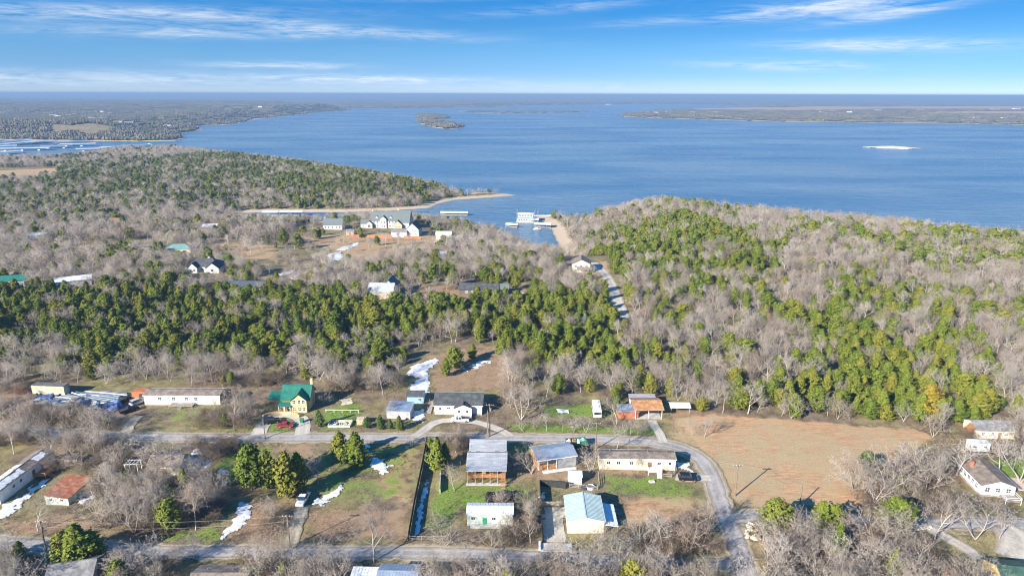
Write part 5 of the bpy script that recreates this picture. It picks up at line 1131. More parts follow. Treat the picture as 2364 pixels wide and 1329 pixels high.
snow([(1312,974),(1323,977),(1321,985),(1312,982)], 'tiny snow patch between the roadside saplings', .6, .2, seed=14)
snow([(1249,1132),(1261,1134),(1259,1151),(1248,1153)], 'snow in the corner of the dark fence', .4, seed=15)
snow([(255,1312),(300,1286),(312,1310),(275,1345),(225,1348)], 'snow patch below the lower road beside the dark gabled house', .9, .2, seed=16)
snow([(962,1318),(1004,1322),(1010,1345),(965,1345)], 'snow behind the pale building at the bottom edge', .8, .2, seed=17)
snow([(842,1025),(853,1025),(853,1043),(842,1043)], 'tiny snow patch beside the round twin cedars', .5, .1, seed=18)
snow([(150,946),(186,938),(180,948),(155,956)], 'snow streak in front of the scrap bundles', .7, .3, seed=19)
snow([(770,577),(830,558),(826,568),(792,580)], 'snow streak at the left end of the meadow', 1.2, .1, seed=20, res=.8)
snow([(755,587),(790,581),(792,600),(756,605)], 'snow patch under the meadow trees', 1.2, .15, seed=21, res=.8)
snow([(645,633),(680,621),(686,629),(640,642)], 'snow along the upper gravel lane', 1.2, .15, seed=22, res=.8)
snow([(670,642),(690,632),(693,644),(674,650)], 'snow drift on the lane bank', 1.0, .1, seed=23, res=.8)
snow([(1190,676),(1213,676),(1206,694),(1191,692)], 'snow beside the long ranch house', 1.0, .1, seed=24, res=.8)
snow([(1125,572),(1160,560),(1165,566),(1135,580)], 'snow streaks on the bare slope above the inlet', 1.4, .3, seed=25, res=.8)
snow([(1545,962),(1556,962),(1558,968),(1548,968)], 'tiny snow patch beside the open shelter', .4, seed=26)
snow([(0,1178),(30,1166),(35,1180),(0,1200),(-30,1205)], 'snow at the near corner of the white mobile home', .7, .1, seed=27)
for a_, x_, y_ in (('big tan field', 1850, 1060), ('mown lot', 850, 1130), ('road junction', 1700, 1200), ('lane through the cedars', 1428, 715), ('brown slope', 1090, 850), ('dense cedar belt', 600, 780), ('western cedar belt', 150, 760), ('middle cedar belt', 1250, 780), ('eastern wood edge', 1700, 940), ('wooded hillside', 2000, 850), ('half-round drive', 650, 985), ('lower road', 300, 1270), ('bend of the upper road', 1600, 1045), ('gravel drive', 2230, 1240), ('creek bed', 2000, 1260), ('brush pile', 1050, 1130), ('upper road', 250, 1003), ('bottom thicket', 1200, 1310), ('bottom corner thicket', 1500, 1320), ('meadow', 900, 570), ('dark thicket', 400, 1180), ('barn corner', 1450, 1250)):
    g_ = G(x_, y_); ANCHORS.append((a_, g_[0], g_[1]))
# ------------------------------------------------------------------ trees: models
def rot_to(d, ang, az):
    d = d / np.linalg.norm(d); u = np.cross(d, (0, 0, 1.0)) if abs(d[2]) < .95 else np.cross(d, (1.0, 0, 0)); u /= np.linalg.norm(u); w = np.cross(d, u)
    return d * math.cos(ang) + (u * math.cos(az) + w * math.sin(az)) * math.sin(ang)
def tubes(segs, n):
    """segs: array (k, 8) ax ay az bx by bz ra rb -> verts, tris; cones where rb is 0"""
    s = np.asarray(segs, float); k = len(s)
    if k == 0: return np.zeros((0, 3)), np.zeros((0, 3), int)
    a, b = s[:, :3], s[:, 3:6]; d = b - a; d /= np.linalg.norm(d, axis=1)[:, None] + 1e-9
    ref = np.where(np.abs(d[:, 2:3]) < .9, np.array([[0, 0, 1.0]]), np.array([[1.0, 0, 0]])); u = np.cross(d, ref); u /= np.linalg.norm(u, axis=1)[:, None]; w = np.cross(d, u)
    V = []
    for p, r in ((a, s[:, 6]), (b, s[:, 7])):
        for i in range(n):
            t = 2 * math.pi * i / n; V.append(p + r[:, None] * (math.cos(t) * u + math.sin(t) * w))
    V = np.stack(V, 1).reshape(-1, 3); base = np.arange(k)[:, None, None] * 2 * n
    fs = []
    for i in range(n):
        j = (i + 1) % n; fs += [(i, j, n + j), (i, n + j, n + i)]
    return V, (base + np.array(fs)[None]).reshape(-1, 3)
def cones(segs):
    s = np.asarray(segs, float); k = len(s); a, b = s[:, :3], s[:, 3:6]; d = b - a; d /= np.linalg.norm(d, axis=1)[:, None] + 1e-9
    ref = np.where(np.abs(d[:, 2:3]) < .9, np.array([[0, 0, 1.0]]), np.array([[1.0, 0, 0]])); u = np.cross(d, ref); u /= np.linalg.norm(u, axis=1)[:, None]; w = np.cross(d, u)
    V = [a + s[:, 6:7] * (math.cos(t) * u + math.sin(t) * w) for t in (0, 2.09, 4.19)] + [b]
    V = np.stack(V, 1).reshape(-1, 3); base = np.arange(k)[:, None, None] * 4
    return V, (base + np.array([(0, 1, 3), (1, 2, 3), (2, 0, 3)])[None]).reshape(-1, 3)
def bare_tree(seed, height=9.0, spread=1.0, stems=1, counts=(6, 6, 5, 6), thick=1.0, twig=.02, erect=.35):
    """-> (trunk verts, tris), (crown verts, tris)"""
    r = np.random.default_rng(seed); big = []; mid = []; fine = []
    def grow(p, d, length, rad, lev):
        nseg = (4, 3, 3, 2)[lev] if lev < 4 else 1
        pts = [p]; rads = [rad]
        for i in range(nseg):
            d = d + r.normal(0, .13 + .05 * lev, 3); d[2] += (erect * .25 if lev else .1); d /= np.linalg.norm(d)
            p = p + d * length / nseg; pts.append(p); rads.append(rad * (1 - .6 * (i + 1) / nseg))
        for i in range(nseg):
            seg = (*pts[i], *pts[i + 1], rads[i], rads[i + 1])
            (big if lev <= 1 else mid).append(seg)
        if lev >= 3:
            for c in range(counts[3]):
                t = r.uniform(.15, 1.0); k = min(nseg - 1, int(t * nseg)); q = pts[k] + (pts[k + 1] - pts[k]) * (t * nseg - k)
                dd = rot_to(d, r.uniform(.3, .95), r.uniform(0, 6.28)); dd[2] += .15; dd /= np.linalg.norm(dd)
                fine.append((*q, *(q + dd * r.uniform(.45, 1.0) * height * .085), twig, 0))
            return
        n = counts[lev]
        for c in range(n):
            t = (.35 + .65 * (c + r.uniform(0, 1)) / n) if lev else (.32 + .68 * (c + r.uniform(0, .9)) / n)
            t = min(t, .999); k = min(nseg - 1, int(t * nseg)); q = pts[k] + (pts[k + 1] - pts[k]) * (t * nseg - k)
            ang = r.uniform(.55, 1.05) * (spread if lev == 0 else 1.0) * (1.15 - .5 * t if lev == 0 else 1)
            dd = rot_to(d, ang, c * 2.4 + r.uniform(-.6, .6))
            if lev == 0: dd[2] = max(dd[2], .12)
            L_ = length * ((.78 - .25 * t) if lev == 0 else .62) * r.uniform(.75, 1.15)
            grow(q, dd, L_, rads[k] * (.62 if lev == 0 else .55), lev + 1)
    for s in range(stems):
        d = np.array([0, 0, 1.0]) if stems == 1 else rot_to(np.array([0, 0, 1.0]), .38 * spread, s * 6.28 / stems + r.uniform(-.4, .4))
        d = d + r.normal(0, .05, 3)
        grow(np.array([r.normal(0, .08) * (stems > 1), r.normal(0, .08) * (stems > 1), -.15]), d, height * .72, height * .017 * thick * (1.0 if stems == 1 else .75), 0)
    tv, tf = tubes(big, 5)
    mv, mf = tubes(mid, 3); fv, ff = cones(fine)
    cv = np.concatenate([mv, fv]); cf = np.concatenate([mf, ff + len(mv)])
    k = height / max(cv[:, 2].max(), 1)
    return (tv * k, tf), (cv * k, cf)
def cedar(seed, height=7.0, width=4.6, n=150, per=14, leaf=.34, pointed=.5):
    r = np.random.default_rng(seed); V = []; Fc = []
    tv, tf = tubes([(0, 0, -.2, 0, 0, height * .5, .13, .08), (0, 0, height * .5, 0, 0, height * .92, .08, .02)], 5)
    lob = [(r.uniform(0, 6.28), r.uniform(.15, .8), r.uniform(.75, 1.3)) for _ in range(9)]
    C = []; Nn = []; Sz = []
    for i in range(n):
        t = ((i + .5) / n) ** .9; az = i * 2.39996 + r.uniform(-.3, .3)
        prof = (1 - t) ** pointed * (min(1, (t + .12) / .30)) ** .6
        R = width / 2 * prof
        for la, lt, lk in lob:
            dd = math.cos(az - la) * .5 + .5; R *= 1 + (lk - 1) * max(0, dd - .45) * 1.8 * math.exp(-((t - lt) / .22) ** 2)
        R *= r.uniform(.60, 1.25); z0 = height * (.07 + .88 * t)
        dirv = np.array([math.cos(az), math.sin(az), r.uniform(.35, 1.05)])
        side = np.array([-math.sin(az), math.cos(az), 0])
        for k in range(per):
            u = r.uniform(.30, 1.0) ** .6; spreadw = .33 * (1.1 - u) + .10
            p = np.array([0, 0, z0 - .1 * height * .3]) + dirv * R * u + side * r.normal(0, spreadw * .8) + np.array([0, 0, r.normal(0, spreadw * .7)])
            C.append(p); nn = dirv * .9 + r.normal(0, .55, 3) + np.array([0, 0, .35]); Nn.append(nn / np.linalg.norm(nn)); Sz.append(leaf * r.uniform(.6, 1.25))
    C = np.array(C); Nn = np.array(Nn); Sz = np.array(Sz)
    C[:, 2] = np.clip(C[:, 2], .15, height)
    ref = r.normal(0, 1, C.shape); u = np.cross(Nn, ref); u /= np.linalg.norm(u, axis=1)[:, None] + 1e-9; w = np.cross(Nn, u)
    k = len(C)
    # a ragged spray: two triangles that share a stem, slightly folded
    q = np.stack([C - w * Sz[:, None] * .7, C + u * Sz[:, None] * .55 + Nn * Sz[:, None] * .12, C + w * Sz[:, None] * .9, C - u * Sz[:, None] * .5 + Nn * Sz[:, None] * .1], 1)
    V = q.reshape(-1, 3); b = np.arange(k)[:, None, None] * 4
    Fc = (b + np.array([(0, 1, 2), (0, 2, 3)])[None]).reshape(-1, 3)
    return (tv, tf), (V, Fc)

def bark_material(name, a, b_, hue=.0):
    m, nt, b = new_mat(name); L = nt.links.new
    oi = nt.nodes.new('ShaderNodeObjectInfo'); tc = nt.nodes.new('ShaderNodeTexCoord')
    n1 = noi(nt, tc.outputs['Object'], .8, 3, .6)
    f = mth(nt, 'ADD', mth(nt, 'MULTIPLY', oi.outputs['Random'], .75), mth(nt, 'MULTIPLY', n1, .3), True)
    c = mixc(nt, f, a, b_)
    # some trees keep tan or reddish-brown twigs
    k = mth(nt, 'FRACT', mth(nt, 'MULTIPLY', oi.outputs['Random'], 7.31))
    c = mixc(nt, mth(nt, 'MULTIPLY', rng_(nt, k, .72, 1.0), .6), c, (.29, .195, .135))
    k2 = mth(nt, 'FRACT', mth(nt, 'MULTIPLY', oi.outputs['Random'], 13.7))
    c = mixc(nt, mth(nt, 'MULTIPLY', rng_(nt, k2, .88, 1.0), .45), c, (.28, .27, .14))
    L(c, b.inputs['Base Color']); b.inputs['Roughness'].default_value = .9; b.inputs['Specular IOR Level'].default_value = .12
    return m
def leaf_material(name, cols):
    m, nt, b = new_mat(name); L = nt.links.new
    oi = nt.nodes.new('ShaderNodeObjectInfo'); tc = nt.nodes.new('ShaderNodeTexCoord')
    n1 = noi(nt, tc.outputs['Object'], .9, 4, .65); n2 = noi(nt, tc.outputs['Object'], 5.0, 2, .6)
    c = mixc(nt, oi.outputs['Random'], cols[0], cols[1])
    k = mth(nt, 'FRACT', mth(nt, 'MULTIPLY', oi.outputs['Random'], 5.77))
    c = mixc(nt, mth(nt, 'MULTIPLY', rng_(nt, k, .55, 1.0), .65), c, cols[2])
    c = mixc(nt, mth(nt, 'MULTIPLY', rng_(nt, n1, .42, .66), .5), c, cols[3])
    c = mixc(nt, mth(nt, 'MULTIPLY', n2, .35), c, tuple(x * .55 for x in cols[0]))
    L(c, b.inputs['Base Color']); b.inputs['Roughness'].default_value = .75; b.inputs['Specular IOR Level'].default_value = .2
    return m
TWIG = bark_material('grey_twigs', (.255, .215, .175), (.48, .425, .365))
TRUNK = bark_material('grey_bark', (.24, .205, .175), (.50, .455, .41))
CTRUNK = bark_material('cedar_bark', (.13, .085, .06), (.2, .14, .1))
CEDAR = leaf_material('cedar_sprays', [(.085, .132, .014), (.16, .188, .022), (.25, .20, .028), (.225, .24, .036)])
SHRUB = leaf_material('shrub_leaves', [(.06, .11, .02), (.09, .14, .03), (.12, .14, .03), (.11, .15, .035)])
RUST = leaf_material('withered_leaves', [(.30, .15, .07), (.36, .2, .1), (.33, .2, .1), (.4, .24, .14)])
YELC = leaf_material('golden_cedar_sprays', [(.24, .18, .02), (.26, .19, .025), (.22, .17, .03), (.28, .21, .04)])
PALE = leaf_material('blue_grey_cedar_sprays', [(.16, .20, .15), (.2, .24, .18), (.18, .2, .15), (.22, .24, .18)])
def proto(name, parts):
    """parts [(verts, tris, material)] -> one mesh with slots"""
    V = []; Fs = []; mi = []; k = 0; mats = []
    for i, (v, f, m) in enumerate(parts):
        V.append(v); Fs.append(f + k); k += len(v); mi += [i] * len(f); mats.append(m)
    me = np_mesh(name, np.concatenate(V), np.concatenate(Fs), mats); me.polygons.foreach_set('material_index', mi); return me
BARE = []      # near models: trunk mesh, crown mesh, height, radius
for i, kw in enumerate([dict(stems=1, spread=1.0), dict(stems=2, spread=.9), dict(stems=1, spread=1.15, counts=(7, 6, 5, 6)), dict(stems=3, spread=1.0, counts=(4, 5, 5, 6)), dict(stems=1, spread=.8, erect=.6), dict(stems=4, spread=1.1, counts=(3, 5, 5, 6), erect=.5), dict(stems=1, spread=1.05, thick=1.3, counts=(6, 6, 6, 6))]):
    (tv, tf), (cv, cf) = bare_tree(100 + i, 9.0, twig=.019, **{**dict(counts=(6, 6, 5, 8)), **{k_: (v_[:3] + (8,) if k_ == 'counts' else v_) for k_, v_ in kw.items()}})
    BARE.append((np_mesh('bare_trunk', tv, tf, TRUNK), np_mesh('bare_crown', cv, cf, TWIG), proto('bare_tree_model', [(tv, tf, TRUNK), (cv, cf, TWIG)]), 9.0))
CED = []
for i, kw in enumerate([dict(pointed=.6), dict(width=5.2, pointed=.5), dict(width=3.4, pointed=.75), dict(width=5.6, height=6.4, pointed=.45), dict(width=4.2, pointed=.85), dict(width=3.8, height=7.4, pointed=.6)]):
    h = kw.pop('height', 7.0); (tv, tf), (cv, cf) = cedar(300 + i, h, n=175, per=20, leaf=.26, **kw)
    CED.append((np_mesh('cedar_trunk', tv, tf, CTRUNK), np_mesh('cedar_crown', cv, cf, CEDAR), proto('cedar_model', [(tv, tf, CTRUNK), (cv, cf, CEDAR)]), h))
BARE_LO = []
for i in range(5):
    (tv, tf), (cv, cf) = bare_tree(200 + i, 9.0, twig=.045, counts=(5, 4, 4, 5), stems=1 + (i % 3), spread=1.0)
    BARE_LO.append(proto('bare_tree_far_model', [(tv, tf, TRUNK), (cv, cf, TWIG)]))
CED_LO = []
for i in range(4):
    (tv, tf), (cv, cf) = cedar(400 + i, 7.0, 4.4 + .5 * i, n=60, per=11, leaf=.62, pointed=.45 + .05 * i)
    CED_LO.append(proto('cedar_far_model', [(tv, tf, CTRUNK), (cv, cf, CEDAR)]))
def clump(seed, nb, nc):
    r = np.random.default_rng(seed); pa = [[], []]; off = [0, 0]
    for k in range(nb + nc):
        x, y = r.uniform(-1, 1, 2) * 13; c = k >= nb; h = r.uniform(6, 9.5)
        n = 46; R = r.uniform(2.2, 3.4)
        d = r.normal(0, 1, (n, 3)); d /= np.linalg.norm(d, axis=1)[:, None]; d[:, 2] = np.abs(d[:, 2]) * .9 - .15
        p = np.array([x, y, h * .55]) + d * np.array([R, R, h * .45]) * r.uniform(.55, 1, (n, 1))
        u = np.cross(d, r.normal(0, 1, (n, 3))); u /= np.linalg.norm(u, axis=1)[:, None] + 1e-9; w = np.cross(d, u); s = r.uniform(.6, 1.2, (n, 1)) * (1.0 if c else .85)
        v = np.stack([p - u * s, p + u * s, p + w * s * 1.5], 1).reshape(-1, 3)
        pa[c].append((v, np.arange(len(v)).reshape(-1, 3) + off[c])); off[c] += len(v)
    parts = []
    for c, m in ((0, TWIG), (1, CEDAR)):
        if pa[c]: parts.append((np.concatenate([a for a, _ in pa[c]]), np.concatenate([b for _, b in pa[c]]), m))
    return proto('far_wood_clump_model', parts)
def blob_clump(seed, nb, nc):
    r = np.random.default_rng(seed); b = bmesh.new(); bmesh.ops.create_icosphere(b, subdivisions=2, radius=1); bv = np.array([v.co[:] for v in b.verts]); bf = np.array([[v.index for v in f.verts] for f in b.faces]); b.free()
    pa = [[], []]; off = [0, 0]
    for k in range(nb + nc):
        c = int(k >= nb); x, y = r.uniform(-1, 1, 2) * 13; h = r.uniform(5.5, 9.5); R = r.uniform(2.0, 3.6)
        v = bv * (1 + r.normal(0, .16, (len(bv), 1))) * np.array([R, R, h * .42]) + np.array([x, y, h * .55])
        pa[c].append((v, bf + off[c])); off[c] += len(v)
    me = proto('far_wood_clump_model', [(np.concatenate([a for a, _ in pa[c]]), np.concatenate([q for _, q in pa[c]]), m) for c, m in ((0, FARTWIG), (1, CEDAR)) if pa[c]])
    return me
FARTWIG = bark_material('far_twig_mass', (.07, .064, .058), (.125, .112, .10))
BRUSH = bark_material('brown_brush', (.13, .095, .065), (.22, .17, .12))
BRUSHM = []
for i in range(3):
    (tv, tf), (cv, cf) = bare_tree(600 + i, 9.0, twig=.05, counts=(4, 4, 4, 5), stems=4, spread=1.2)
    BRUSHM.append(proto('brush_model', [(tv, tf, BRUSH), (cv, cf, BRUSH)]))
def tuft(seed):
    r = np.random.default_rng(seed); V = []; n = 14
    for i in range(n):
        a = r.uniform(0, 6.28); x, y = r.normal(0, .18, 2); l = r.uniform(.2, .5); w = .035
        V += [(x - w * math.sin(a), y + w * math.cos(a), 0), (x + w * math.sin(a), y - w * math.cos(a), 0), (x + l * .5 * math.cos(a), y + l * .5 * math.sin(a), l)]
    return np.array(V), np.arange(3 * n).reshape(-1, 3)
STRAW = bark_material('dry_grass_blades', (.24, .19, .09), (.40, .32, .18)); GRASS = leaf_material('green_grass_blades', [(.09, .15, .03), (.14, .19, .05), (.2, .2, .07), (.16, .2, .06)])
TUFTS = [proto('tuft_model', [(*tuft(700 + i), STRAW if i < 2 else GRASS)]) for i in range(3)]
CLUMP = [blob_clump(500 + i, nb, nc) for i, (nb, nc) in enumerate([(22, 3), (20, 5), (23, 1), (14, 10)])]

# ------------------------------------------------------------------ scattering as one object (woods nobody could count)
def proto_object(me):
    return bpy.data.objects.new(me.name, me)
def scatter(name, pts, protos, label, cat):
    """pts: x y z rot sx sy sz idx"""
    if not len(pts): return
    pts = np.asarray(pts, float); me = bpy.data.meshes.new(name)
    me.vertices.add(len(pts)); me.vertices.foreach_set('co', pts[:, :3].astype(np.float32).ravel())
    a = me.attributes.new('turn', 'FLOAT_VECTOR', 'POINT'); a.data.foreach_set('vector', np.column_stack([pts[:, 3] * 0, pts[:, 3] * 0, pts[:, 3]]).astype(np.float32).ravel())
    a = me.attributes.new('size', 'FLOAT_VECTOR', 'POINT'); a.data.foreach_set('vector', pts[:, 4:7].astype(np.float32).ravel())
    a = me.attributes.new('which', 'INT', 'POINT'); a.data.foreach_set('value', pts[:, 7].astype(np.int32))
    o = bpy.data.objects.new(name, me); COL.objects.link(o); tag(o, label, cat, kind='stuff')
    ng = bpy.data.node_groups.new(name, 'GeometryNodeTree')
    ng.interface.new_socket('Geometry', in_out='INPUT', socket_type='NodeSocketGeometry'); ng.interface.new_socket('Geometry', in_out='OUTPUT', socket_type='NodeSocketGeometry')
    N = ng.nodes.new; L = ng.links.new; gi = N('NodeGroupInput'); go = N('NodeGroupOutput')
    join = N('GeometryNodeJoinGeometry')
    def attr(n, t):
        q = N('GeometryNodeInputNamedAttribute'); q.data_type = t; q.inputs['Name'].default_value = n; return q.outputs[0]
    for i, me_ in enumerate(protos):
        oi = N('GeometryNodeObjectInfo'); oi.inputs['Object'].default_value = proto_object(me_); oi.inputs['As Instance'].default_value = True
        cmp_ = N('FunctionNodeCompare'); cmp_.data_type = 'INT'; cmp_.operation = 'EQUAL'; L(attr('which', 'INT'), cmp_.inputs[2]); cmp_.inputs[3].default_value = i
        ip = N('GeometryNodeInstanceOnPoints'); L(gi.outputs[0], ip.inputs['Points']); L(cmp_.outputs[0], ip.inputs['Selection'])
        L(oi.outputs['Geometry'], ip.inputs['Instance'])
        L(attr('turn', 'FLOAT_VECTOR'), ip.inputs['Rotation']); L(attr('size', 'FLOAT_VECTOR'), ip.inputs['Scale'])
        L(ip.outputs[0], join.inputs[0])
    L(join.outputs[0], go.inputs[0])
    md = o.modifiers.new('scatter', 'NODES'); md.node_group = ng
    return o
# ------------------------------------------------------------------ where trees stand
VILLAGE = GP([(-150,902),(150,884),(330,893),(520,890),(640,880),(740,890),(860,880),(930,850),(955,812),(1010,800),(1120,792),(1165,850),(1180,905),(1300,922),(1420,915),(1550,922),(1600,950),(1800,972),(2090,982),(2150,990),(2240,985),(2340,960),(2600,960),(2700,1700),(-300,1700)])
THICKETS = [(3.4, .08, 4.0, [(440,1022),(580,1022),(570,1034),(440,1040)]), (5.5, .08, 7.5, [(60,1070),(340,1062),(345,1085),(215,1098),(70,1092)]), (4.5, .1, 7, [(215,1100),(340,1105),(300,1118),(215,1140)]), (4.2, .1, 6.5, [(440,1085),(500,1100),(540,1130),(450,1112)]), (4.0, .05, 5.5, [(610,1195),(660,1190),(655,1260),(600,1262)]),
 (3.3, .10, 7.0, [(-60,935),(200,962),(250,985),(430,1000),(432,1006),(250,1004),(100,990),(-60,980)]),
 (3.3, .12, 8.0, [(-60,1012),(60,1012),(200,1020),(300,1030),(300,1045),(230,1060),(150,1040),(130,1030),(60,1030),(-60,1040)]),
 (3.1, .10, 7.8, [(215,1140),(300,1110),(440,1112),(520,1135),(525,1195),(440,1230),(320,1235),(235,1218)]),
 (4.0, .15, 5.0, [(445,1042),(540,1030),(545,1060),(500,1080),(450,1060)]),
 (4.2, .1, 6, [(440,965),(600,945),(600,990),(460,996)]),
 (3.6, .15, 8.5, [(-60,1285),(90,1302),(60,1400),(-60,1400)]),
 (4.5, .15, 7.5, [(230,1308),(420,1305),(420,1360),(250,1400)]),
 (3.8, .08, 7.5, [(560,1298),(790,1300),(790,1400),(570,1400)]),
 (3.6, .15, 7.0, [(1150,1160),(1228,1172),(1236,1262),(1110,1265),(1125,1240),(1185,1225)]),
 (4.4, .10, 9.5, [(985,1338),(1190,1330),(1250,1310),(1420,1316),(1640,1325),(1650,1430),(980,1430)]),
 (4.4, .10, 8.5, [(1400,1272),(1480,1262),(1540,1240),(1632,1212),(1665,1275),(1640,1310),(1400,1312)]),
 (4.8, .10, 10, [(1755,1225),(1870,1220),(2060,1228),(2090,1262),(2170,1300),(2262,1345),(2250,1450),(1750,1450),(1735,1300)]),
 (5.5, .06, 10.5, [(2015,1115),(2070,1085),(2140,1060),(2200,1050),(2215,1060),(2195,1110),(2190,1150),(2180,1186),(2100,1190),(1990,1182),(1965,1130)]),
 (5.0, .10, 9.0, [(2150,985),(2200,978),(2240,972),(2250,1020),(2120,1005)]),
 (4.2, .15, 9.0, [(2345,960),(2500,960),(2500,1050),(2350,1040),(2340,1000)]),
 (4.0, .2, 8, [(1755,1180),(1960,1180),(2090,1190),(2090,1197),(1900,1190),(1770,1183)]),
 (3.6, .1, 6, [(0,890),(60,890),(80,910),(0,915)]),
 (4.0, .3, 6, [(500,880),(640,872),(650,890),(520,900)]),
 (4.2, .05, 8, [(740,885),(900,878),(935,870),(930,895),(850,905),(750,910)]),
 (4.2, .1, 7, [(1160,900),(1240,925),(1240,950),(1175,955)]),
 (3.8, .2, 7, [(1385,925),(1430,920),(1430,950),(1400,955)]),
 (4.2, .3, 5, [(960,1010),(1075,1020),(1070,1050),(990,1050)]),
]
SPARSE = [([(600,560),(700,520),(760,510),(860,520),(1045,530),(1060,560),(960,582),(850,612),(760,625),(620,660),(560,610)], 13.0),
          ([(460,555),(560,555),(640,575),(640,600),(500,612),(470,590)], 14.0),
          ([(945,648),(1215,655),(1230,692),(945,697)], 18.0),
          ([(1290,590),(1400,590),(1430,640),(1460,745),(1415,748),(1400,680),(1360,640),(1300,640)], 22.0),
          ([(-100,388),(134,385),(136,408),(40,413),(-100,420)], 60.0),
          ([(60,560),(360,555),(360,575),(80,590)], 10.0)]
SPARSE_W = [(GP(p), s) for p, s in SPARSE]
BELTS = [(.93, [(-100,650),(150,660),(300,668),(420,668),(560,676),(700,684),(830,692),(980,694),(1100,694),(1250,690),(1400,700),(1440,742),(1500,760),(1560,850),(1480,885),(1300,868),(1190,830),(1120,785),(960,806),(900,845),(800,858),(700,850),(560,868),(420,885),(200,858),(60,805),(-100,770)]),
 (.88, [(1365,592),(1420,545),(1500,505),(1620,495),(1700,535),(1780,585),(1850,625),(1890,680),(1840,735),(1750,735),(1650,690),(1500,645),(1400,655)]),
 (.85, [(1700,725),(1850,730),(2000,765),(2150,805),(2280,870),(2300,960),(2000,972),(1700,965),(1560,905),(1640,880),(1900,890),(1870,810)]),
 (.62, [(2070,530),(2200,538),(2500,548),(2500,612),(2230,600),(2120,570)]),
 (.78, [(120,384),(400,366),(600,366),(800,386),(950,408),(1070,438),(960,462),(800,470),(650,452),(500,448),(300,436),(60,450)]), (.6, [(-100,420),(300,430),(640,460),(900,470),(700,482),(400,475),(-100,500)]), (.75, [(1850,640),(2050,650),(2200,690),(2364,700),(2364,760),(2150,770),(1950,720)]), (.5, [(1450,460),(1600,470),(1750,490),(1700,520),(1500,500)]),
 (.4, [(-100,450),(150,455),(420,462),(440,480),(200,530),(-100,560)]),
 (.5, [(850,640),(1000,610),(1250,620),(1260,655),(850,660)]), (.5, [(1440,690),(1560,700),(1600,800),(1520,830)])]
BELTS_W = [(f, GP(p)) for f, p in BELTS]
TREES = []     # x, y, kind, height, wide, manual
def manual():
    B, C_, S_ = 'bare', 'cedar', 'shrub'
    for row in [(88,1223,1128,B,1.1),(185,1086,994,B,1),(369,1089,994,B,1.35),(494,962,913,B,1.1),(540,976,881,B,1),(565,962,895,B,.9),(330,1340,1245,B,1.2),(445,1294,1227,B,1),(240,1216,1115,B,1),(311,1230,1125,B,1.1),(380,1200,1100,B,1),(452,1222,1110,B,1.1),(484,1192,1090,B,.9),(395,1228,1150,C_,1.1),
      (32,1047,970,B,1.1),(65,1003,930,B,1.2),(127,1060,985,B,1.2),(20,1000,930,B,1.2),(735,1117,1050,B,1.25),(863,1296,1170,B,.95),(636,1213,1146,B,.8),(666,1305,1205,B,.85),(640,1302,1215,B,.85),(952,1031,1001,B,1),(788,913,848,B,1),(885,913,838,B,1),(747,931,890,B,1.1),(905,958,905,B,1.2),
      (786,1062,993,C_,1.25),(822,1078,992,C_,1.3),(581,1130,1026,C_,1),(666,1150,1038,C_,1.05),(622,1128,1032,C_,1),(692,1138,1040,C_,.9),(560,1112,1050,C_,1),(738,985,944,S_,1.0),(847,988,964,S_,1.2),(878,991,955,S_,1.1),(922,992,958,S_,1.3),(900,990,965,S_,1.2),
      (1029,1259,1178,B,1.15),(1133,1286,1214,B,1),(1204,968,878,B,1.25),(1227,1093,1019,B,1.1),(1066,1024,978,B,1),(1050,1132,1072,B,1.6),(1009,1088,1005,C_,1.0),(1028,1076,1020,C_,1),
      (1362,1089,1030,B,1.3),(1424,978,910,B,1.1),(1205,994,955,B,1),(1235,994,958,B,1.1),(1262,994,945,B,.9),(1300,996,955,B,.9),(1325,997,958,B,1),(1352,998,958,B,1.2),(1424,1036,974,B,1),(1473,1092,1046,B,1),(1455,1003,964,B,.8),(1471,1003,964,B,.8),(1488,1004,967,B,.8),(1598,1006,958,B,.9),(1626,1008,955,B,1.1),
      (1590,1272,1168,B,1.3),(1530,1262,1175,B,1.2),(1480,1270,1180,B,1),(1420,1290,1210,B,1.1),(1370,1310,1215,B,1.1),
      (1787,1234,1150,C_,1.25),(1815,1236,1165,C_,1.2),(1890,1238,1152,C_,1.3),(1915,1236,1165,C_,1.1),(1813,1215,1155,B,1.1),(2067,1228,1150,C_,1.35),(2040,1225,1165,C_,1.2),(2116,1112,1010,B,1.25),(2048,1134,1035,B,1.3),(2130,1147,1058,B,1.1),(2208,1096,1005,B,1.2),(2306,1090,990,B,1.15),(2158,1244,1120,B,1),(2103,1228,1150,B,1),(2251,1244,1135,B,1.15),(2306,1244,1165,B,.9),(2355,1112,978,B,1.1),(2154,1008,950,B,1.3),(2138,972,884,'golden',1.2),(2120,975,905,C_,1),(2165,980,915,C_,1),
      (185,1308,1206,C_,1.55),(150,1290,1225,C_,1.2),(215,1300,1225,C_,1.2),(395,1310,1255,B,1),(1500,915,862,C_,1.1),(1545,915,868,C_,1.0),(1050,850,800,C_,1.3),(1030,868,825,C_,1.2),(1090,830,790,C_,1.2),(1350,765,722,'pale',1.1),(2000,1085,1040,'shrub',1.3),(2235,1005,975,'rust',1.6),(1775,742,722,'rust',1.3),
      (1000,652,605,C_,1.0),(975,655,620,C_,1.0),(1045,660,618,C_,1.0),(1150,662,625,C_,1.0),(1190,668,625,C_,1.1),(1120,655,615,C_,1.0),(655,565,525,C_,1.2),(690,575,540,C_,1.1)]:
        px, pb, pt, kind, wide = row; g = G(px, pb); d = ray(px, pt); t = g[1] / d[1]; h = HT + t * d[2] - g[2]
        TREES.append((g[0], g[1], kind, max(2, h), wide, True))
manual()
